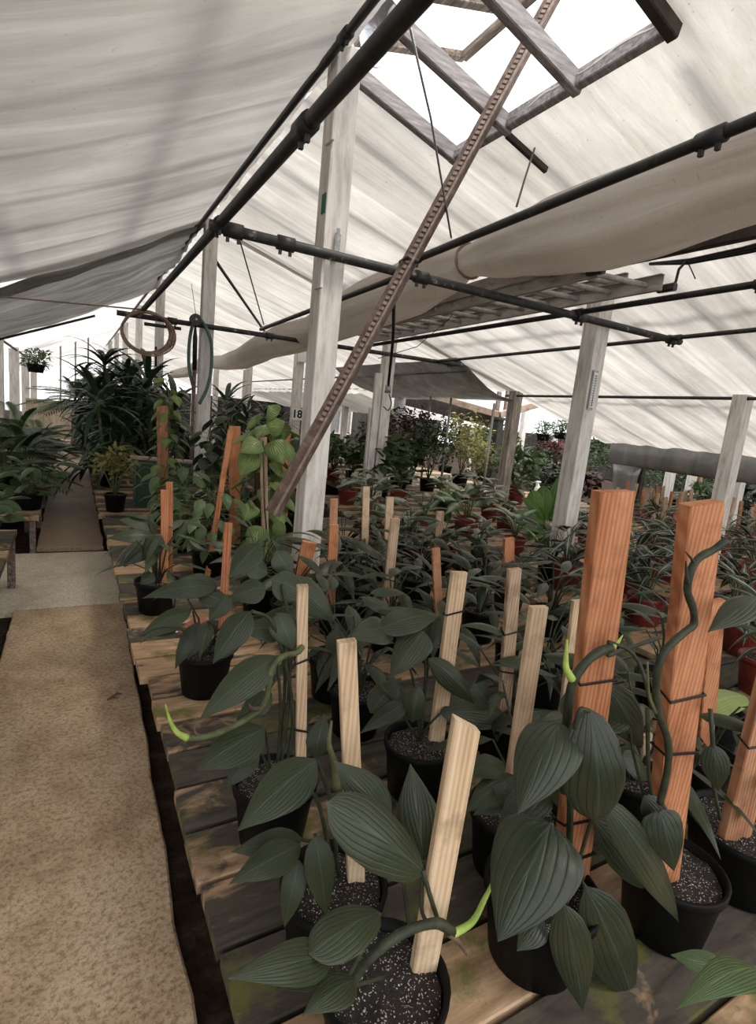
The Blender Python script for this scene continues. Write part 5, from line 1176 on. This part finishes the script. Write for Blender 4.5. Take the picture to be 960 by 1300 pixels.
# yellow-green hand-placed leaves of the heart-leaved climber
rt = plant('climbing_plant', 'climber with large veined lime leaves beneath the brown bar end', DC, (ay(342, 745, 3.6).x, 3.6), .10, leafmat='heart_leaf', seed=97,
      hand_=[(330, 668, 318, 706, 26, .0, -.03, 1), (335, 688, 338, 722, 34, -.02, -.06, 1, .06), (352, 660, 358, 690, 17, .02, .0, 0), (348, 675, 360, 695, 16, .03, .0, 1), (318, 640, 310, 662, 26, .1, .06, 1), (345, 700, 356, 720, 20, 0, -.04, 1), (330, 560, 305, 575, 26, .3, .25, 1), (340, 545, 362, 535, 26, .3, .25, 1), (345, 560, 360, 590, 28, .3, .25, 1), (322, 575, 305, 605, 28, .3, .25, 1), (352, 528, 340, 515, 24, .3, .3, 1)],
      petioles=[([(342, 745, 0), (340, 690, .0), (336, 640, .1), (334, 560, .3)], .006)])

# green bin behind the climbers
rt = thing('green_bin', 'dark green painted bin behind the orange totem climber', 'bin', (ay(208, 620, 6.6).x, 6.6, 0))
x0 = ay(175, 590, 6.5).x; x1 = ay(241, 590, 6.5).x; zt = ay(210, 588, 6.5).z
for nm, c_, s_ in (('front_panel', ((x0 + x1) / 2, 6.5, zt / 2), (x1 - x0, .03, zt)), ('back_panel', ((x0 + x1) / 2, 6.8, zt / 2), (x1 - x0, .03, zt)), ('side_panel', (x0, 6.65, zt / 2), (.03, .3, zt)), ('side_panel', (x1, 6.65, zt / 2), (.03, .3, zt))):
    mb = MB(); mb.box(c_, s_); mb.build(nm, M['bin'], rt)
mb = MB(); mb.bar((x0 - .08, 6.48, zt + .05), (x1 + .02, 6.48, zt + .03), .045, .045, (0, 0, 1), .01); mb.build('rim_rail', M['beam_tan'], rt)

# --- along the far path
ybush((ay(146, 655, 6.25).x, 6.25, .35), 'potted bush with pale yellow-green leaves right of the far path', None, 0, 1.0)
for px, Y, k, s_, lb in ((150, 9.6, 0, 1.15, 'tall dark dracaena with drooping straps right of the far path, nearest'), (128, 11.5, 0, 1.05, 'tall dracaena right of the far path, under the palm crown'), (178, 10.6, 0, 1.1, 'dark dracaena left of the totem climber'), (165, 12.5, 0, 1.1, 'dracaena behind the tall one right of the far path'), (140, 8.0, 1, 1.05, 'low dark dracaena behind the yellow-leaved bush'), (195, 8.6, 1, 1.3, 'dark strap-leaved plant left of the totem climber, nearer'), (230, 9.0, 0, .72, 'strap-leaved plant left of the green hose post')):
    p = ay(px, 600, Y); strap((p.x, p.y, .35 if p.x < 1.2 else 0), lb, 'dracaenas along the far path', None, s_, k)
for px, Y, s_, lb in ((118, 13.0, 1.25, 'tall palm with spiky crown right of the far path'), (102, 15.5, 1.2, 'distant palm beside the far path end')):
    p = ay(px, 560, Y); o = palm((p.x, p.y, .95), lb, 'tall palms', None, s_)
    mb = MB(); mb.lathe((p.x, p.y, 0), [(0, 0), (.2, 0), (.2, .95), (0, .95)], 16); tag(mb.build('plinth', M['beam']), 'dark stand under the ' + lb.split(' with')[0], 'stand')
for px, Y, s_, lb in ((2, 7.5, .85, 'feathery green palm nearest at the left of the far path'), (28, 9.0, .9, 'feathery green palm second at the left of the far path'), (22, 11, 1.1, 'feathery palm behind, left of the far path'), (50, 11.5, .8, 'small palm beside the far path, before the distant one'), (58, 14.5, .8, 'distant palm left of the far path'), (-12, 8.6, .95, 'feathery palm at the left edge of the photo')):
    p = ay(px, 600, Y); palm((p.x, p.y, .35 if Y < 12 else 0), lb, 'palms left of the far path', None, s_)
bigleaf((ay(36, 650, 6.3).x, 6.35, .35), 'big-leaved plant in a black bowl left of the far path', None, .5, .85)
p = az(2, 668, .45); bigleaf((p.x - .05, 4.7, .45), 'pale-edged leafy plant at the left edge beside the crossing', None, 2.0, .55)
p = ay(51, 470, 17.5); basket((p.x - .1, 17.5, 1.9), 'brownish hanging plant beside the left post row', None, 0, 1.4)
for S_ in (cal, stp, nest, palm, strap, ybush, shrub, low, bigleaf, heart, basket, stk_proto): S_.finish()
